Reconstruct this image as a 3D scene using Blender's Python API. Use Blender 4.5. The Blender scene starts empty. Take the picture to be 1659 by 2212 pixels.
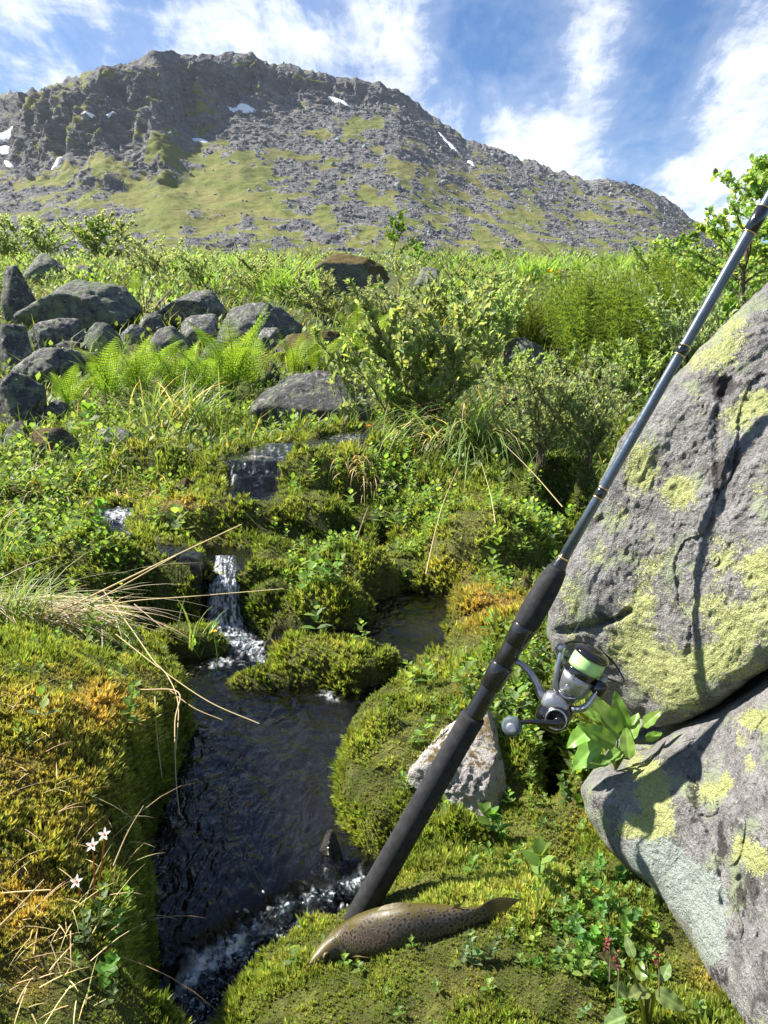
import bpy, bmesh, math, random
import numpy as np
from mathutils import Vector, Matrix

random.seed(7)
rng = np.random.default_rng(7)
sc = bpy.context.scene
COL = sc.collection
R = math.radians

# ------------------------------------------------------------------ camera
FPX, CU, CV = 1661.0, 829.5, 1106.0          # focal length and centre of the photo, in px of a 1659 x 2212 view
PITCH, CAMZ = R(12.0), 0.62
cd = bpy.data.cameras.new('camera')
cam = bpy.data.objects.new('camera', cd)
COL.objects.link(cam)
cam.location = (0, 0, CAMZ)
cam.rotation_euler = (math.pi / 2 - PITCH, 0, 0)
cd.sensor_fit = 'VERTICAL'
cd.sensor_height = 24.0
cd.lens = 12.0 * FPX / CV
cd.clip_start = 0.02
cd.clip_end = 20000
sc.camera = cam

# ------------------------------------------------------------------ light
SUN_DIR = Vector((-0.68, 0.22, 0.72)).normalized()     # from the place to the sun
sd_ = bpy.data.lights.new('sun', 'SUN')
sd_.energy = 3.4
sd_.angle = R(1.2)
sd_.color = (1.0, 0.94, 0.84)
sun = bpy.data.objects.new('sun', sd_)
COL.objects.link(sun)
sun.rotation_euler = SUN_DIR.to_track_quat('Z', 'Y').to_euler()
SUN_EL = math.asin(SUN_DIR.z)
SUN_ROT = math.atan2(SUN_DIR.x, SUN_DIR.y)

sc.view_settings.view_transform = 'Standard'
sc.view_settings.look = 'None'
sc.view_settings.exposure = 2.0
sc.view_settings.gamma = 1.0
sc.render.engine = 'CYCLES'
sc.cycles.use_denoising = True
sc.cycles.max_bounces = 7
sc.cycles.transmission_bounces = 5
sc.cycles.transparent_max_bounces = 6
sc.cycles.caustics_reflective = False
sc.cycles.caustics_refractive = True
sc.cycles.blur_glossy = 0.5
sc.cycles.sample_clamp_indirect = 4.0


# ------------------------------------------------------------------ node helper
class NT:
    def __init__(self, tree):
        self.t = tree
        tree.nodes.clear()

    def n(self, kind, ins=None, **props):
        nd = self.t.nodes.new(kind)
        for k, v in props.items():
            setattr(nd, k, v)
        for k, v in (ins or {}).items():
            s = nd.inputs[k]
            if isinstance(v, bpy.types.NodeSocket):
                self.t.links.new(v, s)
            elif isinstance(v, bpy.types.Node):
                self.t.links.new(v.outputs[0], s)
            else:
                s.default_value = v
        return nd

    def math(self, op, a, b=0.0, c=None, clamp=False):
        ins = {0: a, 1: b}
        if c is not None:
            ins[2] = c
        return self.n('ShaderNodeMath', ins, operation=op, use_clamp=clamp).outputs[0]

    def vmath(self, op, a, b=(0, 0, 0)):
        nd = self.n('ShaderNodeVectorMath', {0: a, 1: b}, operation=op)
        return nd.outputs[1] if op in ('DOT_PRODUCT', 'LENGTH') else nd.outputs[0]

    def ramp(self, x, a, b, lo=0.0, hi=1.0):
        return self.n('ShaderNodeMapRange', {0: x, 1: a, 2: b, 3: lo, 4: hi}, interpolation_type='SMOOTHSTEP').outputs[0]

    def mix(self, f, a, b):
        nd = self.n('ShaderNodeMix', None, data_type='RGBA')
        for i, v in ((0, f), (6, a), (7, b)):
            s = nd.inputs[i]
            if isinstance(v, bpy.types.NodeSocket):
                self.t.links.new(v, s)
            elif isinstance(v, (tuple, list)):
                s.default_value = tuple(v) + (1.0,) * (4 - len(v))
            else:
                s.default_value = v
        return nd.outputs[2]

    def noise(self, vec, scale, detail=4.0, rough=0.55, dist=0.0, out=0):
        return self.n('ShaderNodeTexNoise', {'Vector': vec, 'Scale': scale, 'Detail': detail, 'Roughness': rough,
                                             'Distortion': dist}).outputs[out]

    def voro(self, vec, scale, feature='F1', out=0, rnd=1.0):
        return self.n('ShaderNodeTexVoronoi', {'Vector': vec, 'Scale': scale, 'Randomness': rnd}, feature=feature).outputs[out]


def new_mat(name):
    m = bpy.data.materials.new(name)
    m.use_nodes = True
    return m, NT(m.node_tree)


def finish(nt, shader):
    o = nt.n('ShaderNodeOutputMaterial')
    nt.t.links.new(shader.outputs[0], o.inputs[0])


# ------------------------------------------------------------------ pixel <-> place helpers
cp, sp = math.cos(PITCH), math.sin(PITCH)


def ray(u, v):
    xc = (np.asarray(u, float) - CU) / FPX
    yc = (CV - np.asarray(v, float)) / FPX
    return xc, cp + yc * sp, -sp + yc * cp


def PY(u, v, Y):
    a, b, c = ray(u, v)
    t = Y / b
    return np.array([a * t, b * t, CAMZ + c * t])


def PZ(u, v, z):
    a, b, c = ray(u, v)
    t = (z - CAMZ) / c
    return np.array([a * t, b * t, CAMZ + c * t])


def PT(u, v, t):
    a, b, c = ray(u, v)
    return np.array([a * t, b * t, CAMZ + c * t])


def proj(x, y, z):
    dz = z - CAMZ
    t = y * cp - dz * sp
    t = np.where(np.abs(t) < 1e-3, 1e-3, t)
    return CU + FPX * x / t, CV - FPX * (y * sp + dz * cp) / t, t


# ------------------------------------------------------------------ world: sky with broken clouds
world = bpy.data.worlds.new('World')
sc.world = world
world.use_nodes = True
w = NT(world.node_tree)
sky = w.n('ShaderNodeTexSky', None, sky_type='NISHITA', sun_disc=False, sun_elevation=SUN_EL, sun_rotation=SUN_ROT,
          altitude=900.0, air_density=1.0, dust_density=0.2, ozone_density=2.5)
dirv = w.n('ShaderNodeTexCoord').outputs['Generated']
dirn = w.vmath('NORMALIZE', dirv)
sep = w.n('ShaderNodeSeparateXYZ', {0: dirn})
zz = w.math('ADD', w.math('MAXIMUM', sep.outputs[2], 0.0), 0.22)
plane = w.n('ShaderNodeCombineXYZ', {0: w.math('DIVIDE', sep.outputs[0], zz), 1: w.math('DIVIDE', sep.outputs[1], zz), 2: 0.0}).outputs[0]
# streaky field: two octave sets, one stretched
mp = w.n('ShaderNodeMapping', {0: plane, 2: (0, 0, R(-28)), 3: (2.1, 0.85, 1.0)}).outputs[0]
n1 = w.noise(mp, 1.9, 9.0, 0.62, 0.9)
n2 = w.noise(plane, 5.5, 9.0, 0.66, 0.7)
n3 = w.noise(mp, 13.0, 8.0, 0.68, 0.5)
field = w.math('ADD', w.math('ADD', w.math('MULTIPLY', n1, 0.42), w.math('MULTIPLY', n2, 0.34)), w.math('MULTIPLY', n3, 0.24))
blobs = [(120, 130, 150, .15), (30, 40, 120, .10), (360, 30, 110, .12), (520, 85, 105, .20), (640, 20, 90, .08), (790, 140, 110, .22), (880, 60, 120, .07),
         (1010, 290, 80, .17), (1190, 215, 90, .15), (1330, 150, 70, .14), (1290, 290, 80, .12), (1350, 50, 80, .12), (1210, 370, 80, .13), (1120, 340, 70, .14),
         (1230, 30, 70, .06), (1600, 330, 140, .17), (1520, 400, 90, .12), (1650, 230, 110, .14), (1560, 150, 45, .10), (1640, 20, 80, .13), (1440, 430, 60, .10),
         (230, 100, 70, -.12), (600, 190, 60, -.05), (700, 60, 50, -.04), (1050, 150, 100, -.11), (1440, 180, 90, -.12), (1380, 330, 80, -.12), (1080, 60, 70, -.08), (1470, 60, 80, -.09)]
for (bu, bv, br, amp) in blobs:
    d = Vector([float(q) for q in ray(bu, bv)]).normalized()
    dt = w.vmath('DOT_PRODUCT', dirn, tuple(d))
    ang = br / FPX * 0.95
    field = w.math('ADD', field, w.ramp(dt, math.cos(ang * 1.7), 1.0, 0.0, amp * 0.56))
cover = w.ramp(field, 0.485, 0.76, 0.0, 0.90)
thin = w.ramp(field, 0.36, 0.62, 0.0, 0.20)
cov = w.math('MAXIMUM', cover, thin)
skyc = w.n('ShaderNodeHueSaturation', {'Saturation': 1.28, 'Value': 0.25, 'Color': sky.outputs[0]}).outputs[0]
tint = w.n('ShaderNodeMix', None, data_type='RGBA', blend_type='MULTIPLY')
tint.inputs[0].default_value = 1.0
w.t.links.new(skyc, tint.inputs[6])
tint.inputs[7].default_value = (0.92, 0.92, 1.0, 1)
cshade = w.ramp(w.noise(plane, 3.0, 6.0, 0.6), 0.3, 0.7, 0.82, 1.05)
ccol = w.vmath('SCALE', (2.3, 2.38, 2.5))
w.t.links.new(cshade, w.t.nodes[-1].inputs[3])
skymix = w.mix(cov, tint.outputs[2], ccol)
bg = w.n('ShaderNodeBackground', {'Color': skymix, 'Strength': 0.15})
wo = w.n('ShaderNodeOutputWorld')
w.t.links.new(bg.outputs[0], wo.inputs[0])

# ------------------------------------------------------------------ numpy noise
_perm = np.random.default_rng(3).permutation(256)
_perm = np.concatenate([_perm, _perm, _perm])
_g = np.random.default_rng(5).normal(size=(256, 3))
_g /= np.linalg.norm(_g, axis=1)[:, None]


def perlin(p):
    p = np.asarray(p, float)
    i = np.floor(p).astype(np.int64)
    f = p - i
    i &= 255
    fu = f * f * f * (f * (f * 6 - 15) + 10)
    out = 0.0
    for dx in (0, 1):
        wx = fu[:, 0] if dx else 1 - fu[:, 0]
        for dy in (0, 1):
            wy = fu[:, 1] if dy else 1 - fu[:, 1]
            for dz in (0, 1):
                wz = fu[:, 2] if dz else 1 - fu[:, 2]
                h = _perm[_perm[_perm[i[:, 0] + dx] + i[:, 1] + dy] + i[:, 2] + dz]
                g = _g[h]
                out = out + wx * wy * wz * (g[:, 0] * (f[:, 0] - dx) + g[:, 1] * (f[:, 1] - dy) + g[:, 2] * (f[:, 2] - dz))
    return out * 1.5


def fbm(p, octv=4, gain=0.5, lac=2.03):
    a, s, o = 1.0, 0.0, 0.0
    p = np.asarray(p, float)
    for k in range(octv):
        s = s + a * perlin(p + 17.3 * k)
        o += a
        a *= gain
        p = p * lac
    return s / o


def ridged(p, octv=4, gain=0.5, lac=2.1):
    a, s, o = 1.0, 0.0, 0.0
    p = np.asarray(p, float)
    for k in range(octv):
        s = s + a * (1 - np.abs(perlin(p + 11.7 * k)) * 1.6)
        o += a
        a *= gain
        p = p * lac
    return s / o


def sstep(a, b, x):
    t = np.clip((x - a) / (b - a), 0, 1)
    return t * t * (3 - 2 * t)


# ------------------------------------------------------------------ mesh helpers
def mesh(name, V, F, mat=None, smooth=True, cols=None, attrs=None):
    me = bpy.data.meshes.new(name)
    V = np.ascontiguousarray(V, np.float32)
    F = np.ascontiguousarray(F, np.int32)
    n, k = F.shape
    me.vertices.add(len(V))
    me.vertices.foreach_set('co', V.ravel())
    me.loops.add(n * k)
    me.loops.foreach_set('vertex_index', F.ravel())
    me.polygons.add(n)
    me.polygons.foreach_set('loop_start', np.arange(0, n * k, k, dtype=np.int32))
    me.update(calc_edges=True)
    me.polygons.foreach_set('use_smooth', np.full(n, smooth, dtype=bool))
    if cols is not None:
        c = np.ones((len(V), 4), np.float32)
        c[:, :3] = cols
        at = me.attributes.new('col', 'FLOAT_COLOR', 'POINT')
        at.data.foreach_set('color', c.ravel())
    for an, av in (attrs or {}).items():
        at = me.attributes.new(an, 'FLOAT', 'POINT')
        at.data.foreach_set('value', np.ascontiguousarray(av, np.float32))
    if mat:
        me.materials.append(mat)
    return me


def obj(name, me, parent=None, loc=None, label=None, cat=None, group=None, kind=None):
    o = bpy.data.objects.new(name, me)
    COL.objects.link(o)
    if parent is not None:
        o.parent = parent
    if loc is not None:
        o.location = [float(q) for q in loc]
    for k, v in (('label', label), ('category', cat), ('group', group), ('kind', kind)):
        if v:
            o[k] = v
    return o


def grid_faces(nr, nc, wrap=False):
    r = np.arange(nr - 1)[:, None]
    c = np.arange(nc if wrap else nc - 1)[None, :]
    c2 = (c + 1) % nc
    return np.stack([r * nc + c, r * nc + c2, (r + 1) * nc + c2, (r + 1) * nc + c], -1).reshape(-1, 4)


class PB:
    """collects triangles with one colour per vertex"""

    def __init__(self):
        self.V, self.F, self.C, self.n = [], [], [], 0

    def add(self, V, F, C):
        V = np.asarray(V, float)
        F = np.asarray(F, int)
        if F.shape[1] == 4:
            F = np.concatenate([F[:, [0, 1, 2]], F[:, [0, 2, 3]]])
        C = np.broadcast_to(np.asarray(C, float), V.shape)
        self.V.append(V)
        self.F.append(F + self.n)
        self.C.append(C)
        self.n += len(V)

    def inst(self, tv, tf, M, T, C):
        """tv (k,3) template, M (N,3,3), T (N,3), C (N,3)"""
        N, k = len(T), len(tv)
        V = np.einsum('nij,kj->nki', M, tv) + T[:, None, :]
        F = (tf[None] + (np.arange(N) * k)[:, None, None]).reshape(-1, tf.shape[1])
        self.add(V.reshape(-1, 3), F, np.repeat(C, k, 0) if C.ndim == 2 else C.reshape(-1, 3))

    def strip(self, pts, wid, side, col):
        pts = np.asarray(pts, float)
        k = len(pts)
        side = np.asarray(side, float)
        wv = np.asarray(wid, float)[:, None] * side
        V = np.concatenate([pts - wv, pts + wv])
        i = np.arange(k - 1)
        F = np.stack([i, i + 1, i + 1 + k, i + k], -1)
        self.add(V, F, col)

    def tube(self, pts, rad, col, ns=5):
        pts = np.asarray(pts, float)
        k = len(pts)
        rad = np.broadcast_to(np.asarray(rad, float), (k,))
        tg = np.gradient(pts, axis=0)
        tg /= np.linalg.norm(tg, axis=1)[:, None] + 1e-9
        ref = np.array([0.3, 0.2, 1.0]) if abs(tg[0, 2]) < .8 else np.array([1.0, 0.2, 0.1])
        a = np.cross(tg, ref)
        a /= np.linalg.norm(a, axis=1)[:, None] + 1e-9
        b = np.cross(tg, a)
        th = np.linspace(0, 2 * np.pi, ns, endpoint=False)
        V = pts[:, None] + rad[:, None, None] * (np.cos(th)[None, :, None] * a[:, None] + np.sin(th)[None, :, None] * b[:, None])
        self.add(V.reshape(-1, 3), grid_faces(k, ns, True), col)

    def mesh(self, name, mat, smooth=True):
        return mesh(name, np.concatenate(self.V), np.concatenate(self.F), mat, smooth, np.concatenate(self.C))


def frames(dirs, up=None, roll=None):
    """rotation matrices whose Y axis is dirs (leaf length), Z roughly up"""
    d = dirs / (np.linalg.norm(dirs, axis=1)[:, None] + 1e-9)
    N = len(d)
    up = np.tile(np.array([0.02, 0.03, 1.0]), (N, 1)) if up is None else up
    x = np.cross(d, up)
    bad = np.linalg.norm(x, axis=1) < 1e-4
    x[bad] = (1, 0, 0)
    x /= np.linalg.norm(x, axis=1)[:, None]
    z = np.cross(x, d)
    if roll is not None:
        c, s = np.cos(roll)[:, None], np.sin(roll)[:, None]
        x, z = c * x + s * z, -s * x + c * z
    return np.stack([x, d, z], -1)


# leaf templates (length 1 along Y)
LEAF_V = np.array([[0, 0, 0], [-.24, .35, .07], [.24, .35, .07], [0, .45, -.02], [-.20, .68, .05], [.20, .68, .05], [0, 1, -.06]])
LEAF_F = np.array([[0, 3, 1], [0, 2, 3], [1, 3, 4], [3, 2, 5], [4, 3, 6], [3, 5, 6]])
QUAD_V = np.array([[0, 0, 0], [-.25, .5, .05], [0, 1, -.03], [.25, .5, .05]])
QUAD_F = np.array([[0, 3, 1], [1, 3, 2]])


_f, _g2 = np.linspace(0, 1, 9), np.linspace(-1, 1, 5)
_w = .27 * np.sin(np.pi * np.clip(_f, .02, .985) ** .8) ** .8
HI_V = np.stack([_w[:, None] * _g2, np.repeat(_f[:, None], 5, 1), .35 * np.abs(_w[:, None] * _g2) - .10 * (_f ** 2)[:, None]], -1).reshape(-1, 3)
HI_F = grid_faces(9, 5)


def jitter(base, n, amt=0.15, r=None):
    r = r or rng
    base = np.asarray(base, float)
    k = 1 + r.normal(0, amt, (n, 1))
    return np.clip(base * k * (1 + r.normal(0, amt * .35, (n, 3))), 0.004, 0.9)


# ------------------------------------------------------------------ materials
def leaf_mat(name, rough=0.5, trans=0.35, warm=(1.25, 1.15, 0.55), spec=0.35, lo=1.45, hi=1.85):
    m, n = new_mat(name)
    a = n.n('ShaderNodeAttribute', None, attribute_name='col').outputs[0]
    oi = n.n('ShaderNodeObjectInfo').outputs['Random']
    v = n.n('ShaderNodeHueSaturation', {'Hue': n.ramp(oi, 0, 1, 0.49, 0.512), 'Saturation': 1.0, 'Value': n.ramp(oi, 0, 1, lo, hi), 'Color': a}).outputs[0]
    p = n.n('ShaderNodeBsdfPrincipled', {'Base Color': v, 'Roughness': rough, 'Specular IOR Level': spec})
    tc = n.n('ShaderNodeMix', None, data_type='RGBA', blend_type='MULTIPLY')
    tc.inputs[0].default_value = 1
    n.t.links.new(v, tc.inputs[6])
    tc.inputs[7].default_value = warm + (1,)
    t = n.n('ShaderNodeBsdfTranslucent', {'Color': tc.outputs[2]})
    s = n.n('ShaderNodeMixShader', {0: trans, 1: p, 2: t})
    finish(n, s)
    return m


M_leaf = leaf_mat('leaf', 0.5, 0.58)
M_fern = leaf_mat('fern_leaf', 0.5, 0.5)
M_grass = leaf_mat('grass_blade', 0.5, 0.48)
M_straw = leaf_mat('straw', 0.6, 0.25, (1.1, 1.0, 0.7), .3, 1.1, 1.3)
M_moss = leaf_mat('moss', 0.5, 0.42, (1.25, 1.2, 0.5), 0.3, 1.75, 1.85)
M_glossleaf = leaf_mat('glossy_leaf', 0.28, 0.33, (1.2, 1.2, 0.5), 0.5)


def bark_mat():
    m, n = new_mat('bark')
    co = n.n('ShaderNodeTexCoord').outputs['Object']
    c = n.mix(n.noise(co, 60, 5), (0.05, 0.035, 0.025), (0.16, 0.12, 0.09))
    finish(n, n.n('ShaderNodeBsdfPrincipled', {'Base Color': c, 'Roughness': 0.85}))
    return m


M_bark = bark_mat()


def ground_mat():
    m, n = new_mat('ground_soil_and_moss')
    co = n.n('ShaderNodeTexCoord').outputs['Object']
    a = n.n('ShaderNodeAttribute', None, attribute_name='col').outputs[0]
    f = n.ramp(n.noise(co, 45, 6, 0.65), 0.35, 0.65)
    c = n.mix(n.math('MULTIPLY', f, 0.55), a, (0.035, 0.024, 0.013))
    h = n.math('ADD', n.noise(co, 160, 5, 0.7), n.math('MULTIPLY', n.noise(co, 25, 4), 2.0))
    b = n.n('ShaderNodeBump', {'Strength': 0.9, 'Distance': 0.01, 'Height': h})
    finish(n, n.n('ShaderNodeBsdfPrincipled', {'Base Color': c, 'Roughness': 0.9, 'Normal': b.outputs[0], 'Specular IOR Level': 0.2}))
    return m


def rock_mat(name, base=(0.20, 0.20, 0.205), dark=(0.055, 0.052, 0.055), lich=(0.30, 0.34, 0.22), lich_amt=0.5, yellow=0.0, moss=0.0, scale=1.0,
             white=0.0, wet=False, use_attr=False):
    m, n = new_mat(name)
    tc = n.n('ShaderNodeTexCoord')
    oi = n.n('ShaderNodeObjectInfo')
    co = n.vmath('ADD', tc.outputs['Object'], n.vmath('SCALE', (7.0, 3.0, 5.0)))
    n.t.links.new(oi.outputs['Random'], n.t.nodes[-2].inputs[3])
    S = scale
    big = n.noise(co, 3.0 * S, 5, 0.6)
    med = n.noise(co, 14 * S, 6, 0.65)
    fine = n.noise(co, 90 * S, 4, 0.7)
    c = n.mix(n.ramp(med, 0.36, 0.64), tuple(q * .72 for q in base), tuple(min(q * 1.28, .8) for q in base))
    c = n.mix(n.ramp(fine, 0.50, 0.68, 0, 0.75), c, dark)
    c = n.mix(n.ramp(n.noise(co, 130 * S, 3, 0.6), 0.60, 0.70, 0, 0.7), c, (0.55, 0.55, 0.55))
    # dark crustose patches
    c = n.mix(n.ramp(n.noise(co, 7.5 * S, 7, 0.7, 0.4), 0.56, 0.63, 0, 0.85), c, dark)
    # pale lichen
    pl = n.math('ADD', n.noise(co, 6.0 * S, 8, 0.68, 0.3), n.math('MULTIPLY', fine, 0.10))
    c = n.mix(n.ramp(pl, 0.60 - 0.10 * lich_amt, 0.66 - 0.10 * lich_amt, 0, 0.9), c, n.mix(fine, tuple(q * .7 for q in lich), tuple(q * 1.25 for q in lich)))
    if white > 0:
        c = n.mix(n.ramp(n.noise(co, 9 * S, 8, 0.7), 0.60 - white * .25, 0.66 - white * .25, 0, 0.92), c, n.mix(fine, (0.42, 0.38, 0.36), (0.75, 0.72, 0.70)))
    if yellow > 0:
        ye = n.math('ADD', n.noise(n.vmath('ADD', co, (3.3, 1.1, 9.2)), 10 * S, 8, 0.66, 0.25), n.math('MULTIPLY', fine, 0.12))
        c = n.mix(n.ramp(ye, 0.66 - 0.1 * yellow, 0.69 - 0.1 * yellow, 0, 0.9), c, n.mix(n.noise(co, 190 * S, 3, 0.7), (0.22, 0.25, 0.05), (0.50, 0.55, 0.16)))
    if use_attr:
        # lichen crusts and black patches, mapped by attribute, noise ragges the edge
        ly = n.n('ShaderNodeAttribute', None, attribute_name='yellow').outputs['Fac']
        lg = n.n('ShaderNodeAttribute', None, attribute_name='grey').outputs['Fac']
        lb = n.n('ShaderNodeAttribute', None, attribute_name='black').outputs['Fac']
        e1 = n.noise(co, 30 * S, 9, 0.72, 0.5)
        e2 = n.noise(co, 130 * S, 5, 0.7)
        g = n.math('ADD', n.math('ADD', lg, n.math('MULTIPLY', n.math('SUBTRACT', e1, 0.5), 1.0)), n.math('MULTIPLY', n.math('SUBTRACT', e2, 0.5), 0.4))
        c = n.mix(n.ramp(g, 0.46, 0.52, 0, 0.93), c, n.mix(n.ramp(e2, .3, .7), (0.26, 0.31, 0.28), (0.42, 0.46, 0.42)))
        k = n.math('ADD', lb, n.math('MULTIPLY', n.math('SUBTRACT', n.noise(co, 22 * S, 8, 0.7, 0.6), 0.5), 1.3))
        c = n.mix(n.ramp(k, 0.42, 0.55, 0, 0.85), c, (0.035, 0.028, 0.030))
        y = n.math('ADD', n.math('ADD', ly, n.math('MULTIPLY', n.math('SUBTRACT', n.noise(co, 24 * S, 10, 0.74, 0.3), 0.5), 1.7)), n.math('MULTIPLY', n.math('SUBTRACT', e2, 0.5), 1.5))
        cell = n.voro(co, 330 * S, 'DISTANCE_TO_EDGE')
        yc = n.mix(n.ramp(cell, 0.0, 0.12), (0.12, 0.12, 0.05), n.mix(n.ramp(e2, .3, .7), (.43, .48, .14), (.66, .70, .32)))
        c = n.mix(n.ramp(y, 0.44, 0.50, 0, 0.95), c, yc)
    if moss > 0:
        up = n.n('ShaderNodeSeparateXYZ', {0: n.n('ShaderNodeNewGeometry').outputs['Normal']}).outputs[2]
        mo = n.math('ADD', n.math('MULTIPLY', up, 0.55), n.math('MULTIPLY', n.noise(co, 9 * S, 7, 0.7), 0.9))
        c = n.mix(n.ramp(mo, 0.98 - 0.35 * moss, 1.08 - 0.35 * moss, 0, 0.95), c, n.mix(n.noise(co, 80 * S, 4), (0.07, 0.055, 0.012), (0.22, 0.15, 0.03)))
    h = n.math('ADD', n.math('ADD', n.math('MULTIPLY', med, 1.6), n.math('MULTIPLY', fine, 0.55)), n.math('MULTIPLY', n.noise(co, 240 * S, 3, .6), 0.25))
    b = n.n('ShaderNodeBump', {'Strength': 1.0, 'Distance': .010 if use_attr else (.03 if S < 4 else .008), 'Height': h})
    finish(n, n.n('ShaderNodeBsdfPrincipled', {'Base Color': c, 'Roughness': 0.12 if wet else 0.82, 'Normal': b.outputs[0], 'Specular IOR Level': 0.5 if wet else 0.3}))
    return m


M_ground = ground_mat()

# ================================================================== GROUND SHAPE
_v = np.array([578, 583, 592, 610, 650, 700, 750, 800, 850, 900, 950, 1000, 1050, 1100, 1150, 1200, 1250, 1300, 1400, 1500, 1700, 2000, 2212, 2600.])
_y = np.array([15., 13., 11., 9.0, 7.2, 6.0, 5.15, 4.5, 3.9, 3.4, 3.0, 2.68, 2.42, 2.22, 2.06, 1.93, 1.8, 1.68, 1.46, 1.28, .95, .68, .56, .42])


def YB(v):
    return np.interp(v, _v, _y)


ctrl = []
for vv in (1300, 1200, 1100, 1000, 900, 800, 700, 650, 610, 592, 583, 578):
    for uu in (-700, 0, 400, 830, 1250, 1659, 2400):
        f = 1.0
        if uu <= 0 and vv >= 1000:
            f = 0.95
        ctrl.append(PY(uu, vv, YB(vv) * f))
for uu, vv, z in [(-500, 2200, .16), (0, 2200, .13), (150, 2150, .12), (300, 2150, .09), (290, 2000, .10), (250, 1850, .115), (100, 1900, .155), (0, 1700, .2), (200, 1650, .17),
                  (330, 1600, .125), (340, 1500, .11), (200, 1480, .19), (0, 1450, .235), (-500, 1700, .24), (200, 1400, .15), (0, 1380, .2),
                  (480, 2200, .0), (560, 2150, .03), (770, 1975, .018), (655, 2012, .012), (560, 2065, .006), (500, 2125, .0), (650, 2100, .045), (900, 2000, .08), (1100, 1960, .10), (1300, 2000, .11), (1000, 2150, .085), (1300, 2200, .085), (1500, 2200, .10),
                  (750, 2220, .06), (1150, 1900, .09), (1250, 1830, .04), (1180, 1790, -.02), (1050, 1780, .02),
                  (850, 1570, .09), (900, 1780, .05), (1000, 1480, .10), (1150, 1600, .11), (1100, 1400, .12), (960, 1450, .07), (1150, 1320, .14), (1250, 1640, .12),
                  (1500, 1700, .12), (1600, 1400, .2), (1900, 1900, .12)]:
    ctrl.append(PZ(uu, vv, z))
ctrl = np.array(ctrl)


def wrp(x, y):
    ye = np.maximum(y, .33)
    a = np.clip(x / ye, -1.5, 1.5)
    return np.stack([a * 1.6, np.log(np.minimum(ye, 16.))], -1)


cq = wrp(ctrl[:, 0], ctrl[:, 1])


def tps_k(d2):
    return 0.5 * d2 * np.log(d2 + 1e-12)


_n = len(cq)
_A = np.zeros((_n + 3, _n + 3))
_A[:_n, :_n] = tps_k(((cq[:, None] - cq[None]) ** 2).sum(-1)) + np.eye(_n) * 2e-3
_A[:_n, _n:] = np.column_stack([np.ones(_n), cq])
_A[_n:, :_n] = _A[:_n, _n:].T
_wt = np.linalg.solve(_A, np.concatenate([(ctrl[:, 2] - CAMZ) / np.minimum(ctrl[:, 1], 16), np.zeros(3)]))


def land(x, y):
    q = wrp(x, y)
    out = np.empty(len(q))
    for i in range(0, len(q), 40000):
        qq = q[i:i + 40000]
        d2 = ((qq[:, None] - cq[None]) ** 2).sum(-1)
        out[i:i + 40000] = tps_k(d2) @ _wt[:_n] + _wt[_n] + qq @ _wt[_n + 1:]
    ye = np.clip(y, .33, 16.)
    z = CAMZ + out * ye
    return z + np.where(y > 15, (np.sqrt(x * x + y * y) - 15).clip(0) * 0.028, 0)


# water areas: (level, outline in view px)
POLY = [
    (0.0, [(315, 1880), (330, 1800), (385, 1660), (420, 1560), (375, 1492), (335, 1445), (290, 1412), (300, 1388), (440, 1364), (450, 1345), (545, 1345), (590, 1400), (640, 1470), (760, 1500),
           (880, 1460), (885, 1510), (800, 1570), (735, 1650), (722, 1750), (780, 1840), (850, 1870), (760, 1895), (640, 1930), (530, 1990), (430, 2045), (345, 2060)]),
    (-0.03, [(345, 2090), (430, 2070), (545, 2010), (650, 1955), (840, 1900), (850, 1930), (775, 2000), (655, 2042), (560, 2095), (492, 2155), (462, 2220), (450, 2330), (330, 2330), (335, 2150)]),
    (0.03, [(570, 1378), (600, 1352), (780, 1360), (755, 1290), (850, 1272), (975, 1285), (970, 1400), (940, 1440), (880, 1450), (860, 1415), (780, 1380), (700, 1375)]),
    (0.105, [(430, 1190), (470, 1178), (540, 1190), (545, 1222), (520, 1243), (455, 1243), (436, 1215)]),
    (0.165, [(200, 1092), (295, 1095), (285, 1125), (265, 1142), (300, 1166), (440, 1192), (432, 1206), (300, 1182), (215, 1145)]),
    (0.205, [(485, 1045), (600, 1045), (590, 1080), (480, 1080)]),
    (0.275, [(492, 985), (560, 968), (640, 955), (650, 985), (600, 1005), (510, 1010)]),
    (0.30, [(620, 958), (780, 925), (840, 930), (800, 958), (660, 982)]),
]
POLYW = [(z, np.array([PZ(u, v, z)[:2] for u, v in pts])) for z, pts in POLY]


def poly_sd(x, y, pg):
    p = np.stack([x, y], -1)
    d = np.full(len(p), 1e9)
    ins = np.zeros(len(p), bool)
    for i in range(len(pg)):
        a, b = pg[i], pg[(i + 1) % len(pg)]
        e = b - a
        wv = p - a
        t = np.clip((wv @ e) / (e @ e), 0, 1)
        d = np.minimum(d, np.linalg.norm(wv - t[:, None] * e, axis=1))
        c1 = (a[1] <= p[:, 1]) != (b[1] <= p[:, 1])
        with np.errstate(divide='ignore', invalid='ignore'):
            xi = a[0] + (p[:, 1] - a[1]) / (e[1] if abs(e[1]) > 1e-9 else 1e-9) * e[0]
        ins ^= c1 & (p[:, 0] < xi)
    return np.where(ins, -d, d)


def water(x, y):
    """signed distance to the stream (negative inside) and its level"""
    wt, zs, smin = 0.0, 0.0, np.full(len(x), 1e9)
    for z, pg in POLYW:
        s = poly_sd(x, y, pg)
        smin = np.minimum(smin, s)
        k = 1.0 / (np.maximum(s, 0) + .012) ** 5
        wt = wt + k
        zs = zs + k * z
    return smin, zs / wt


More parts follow.
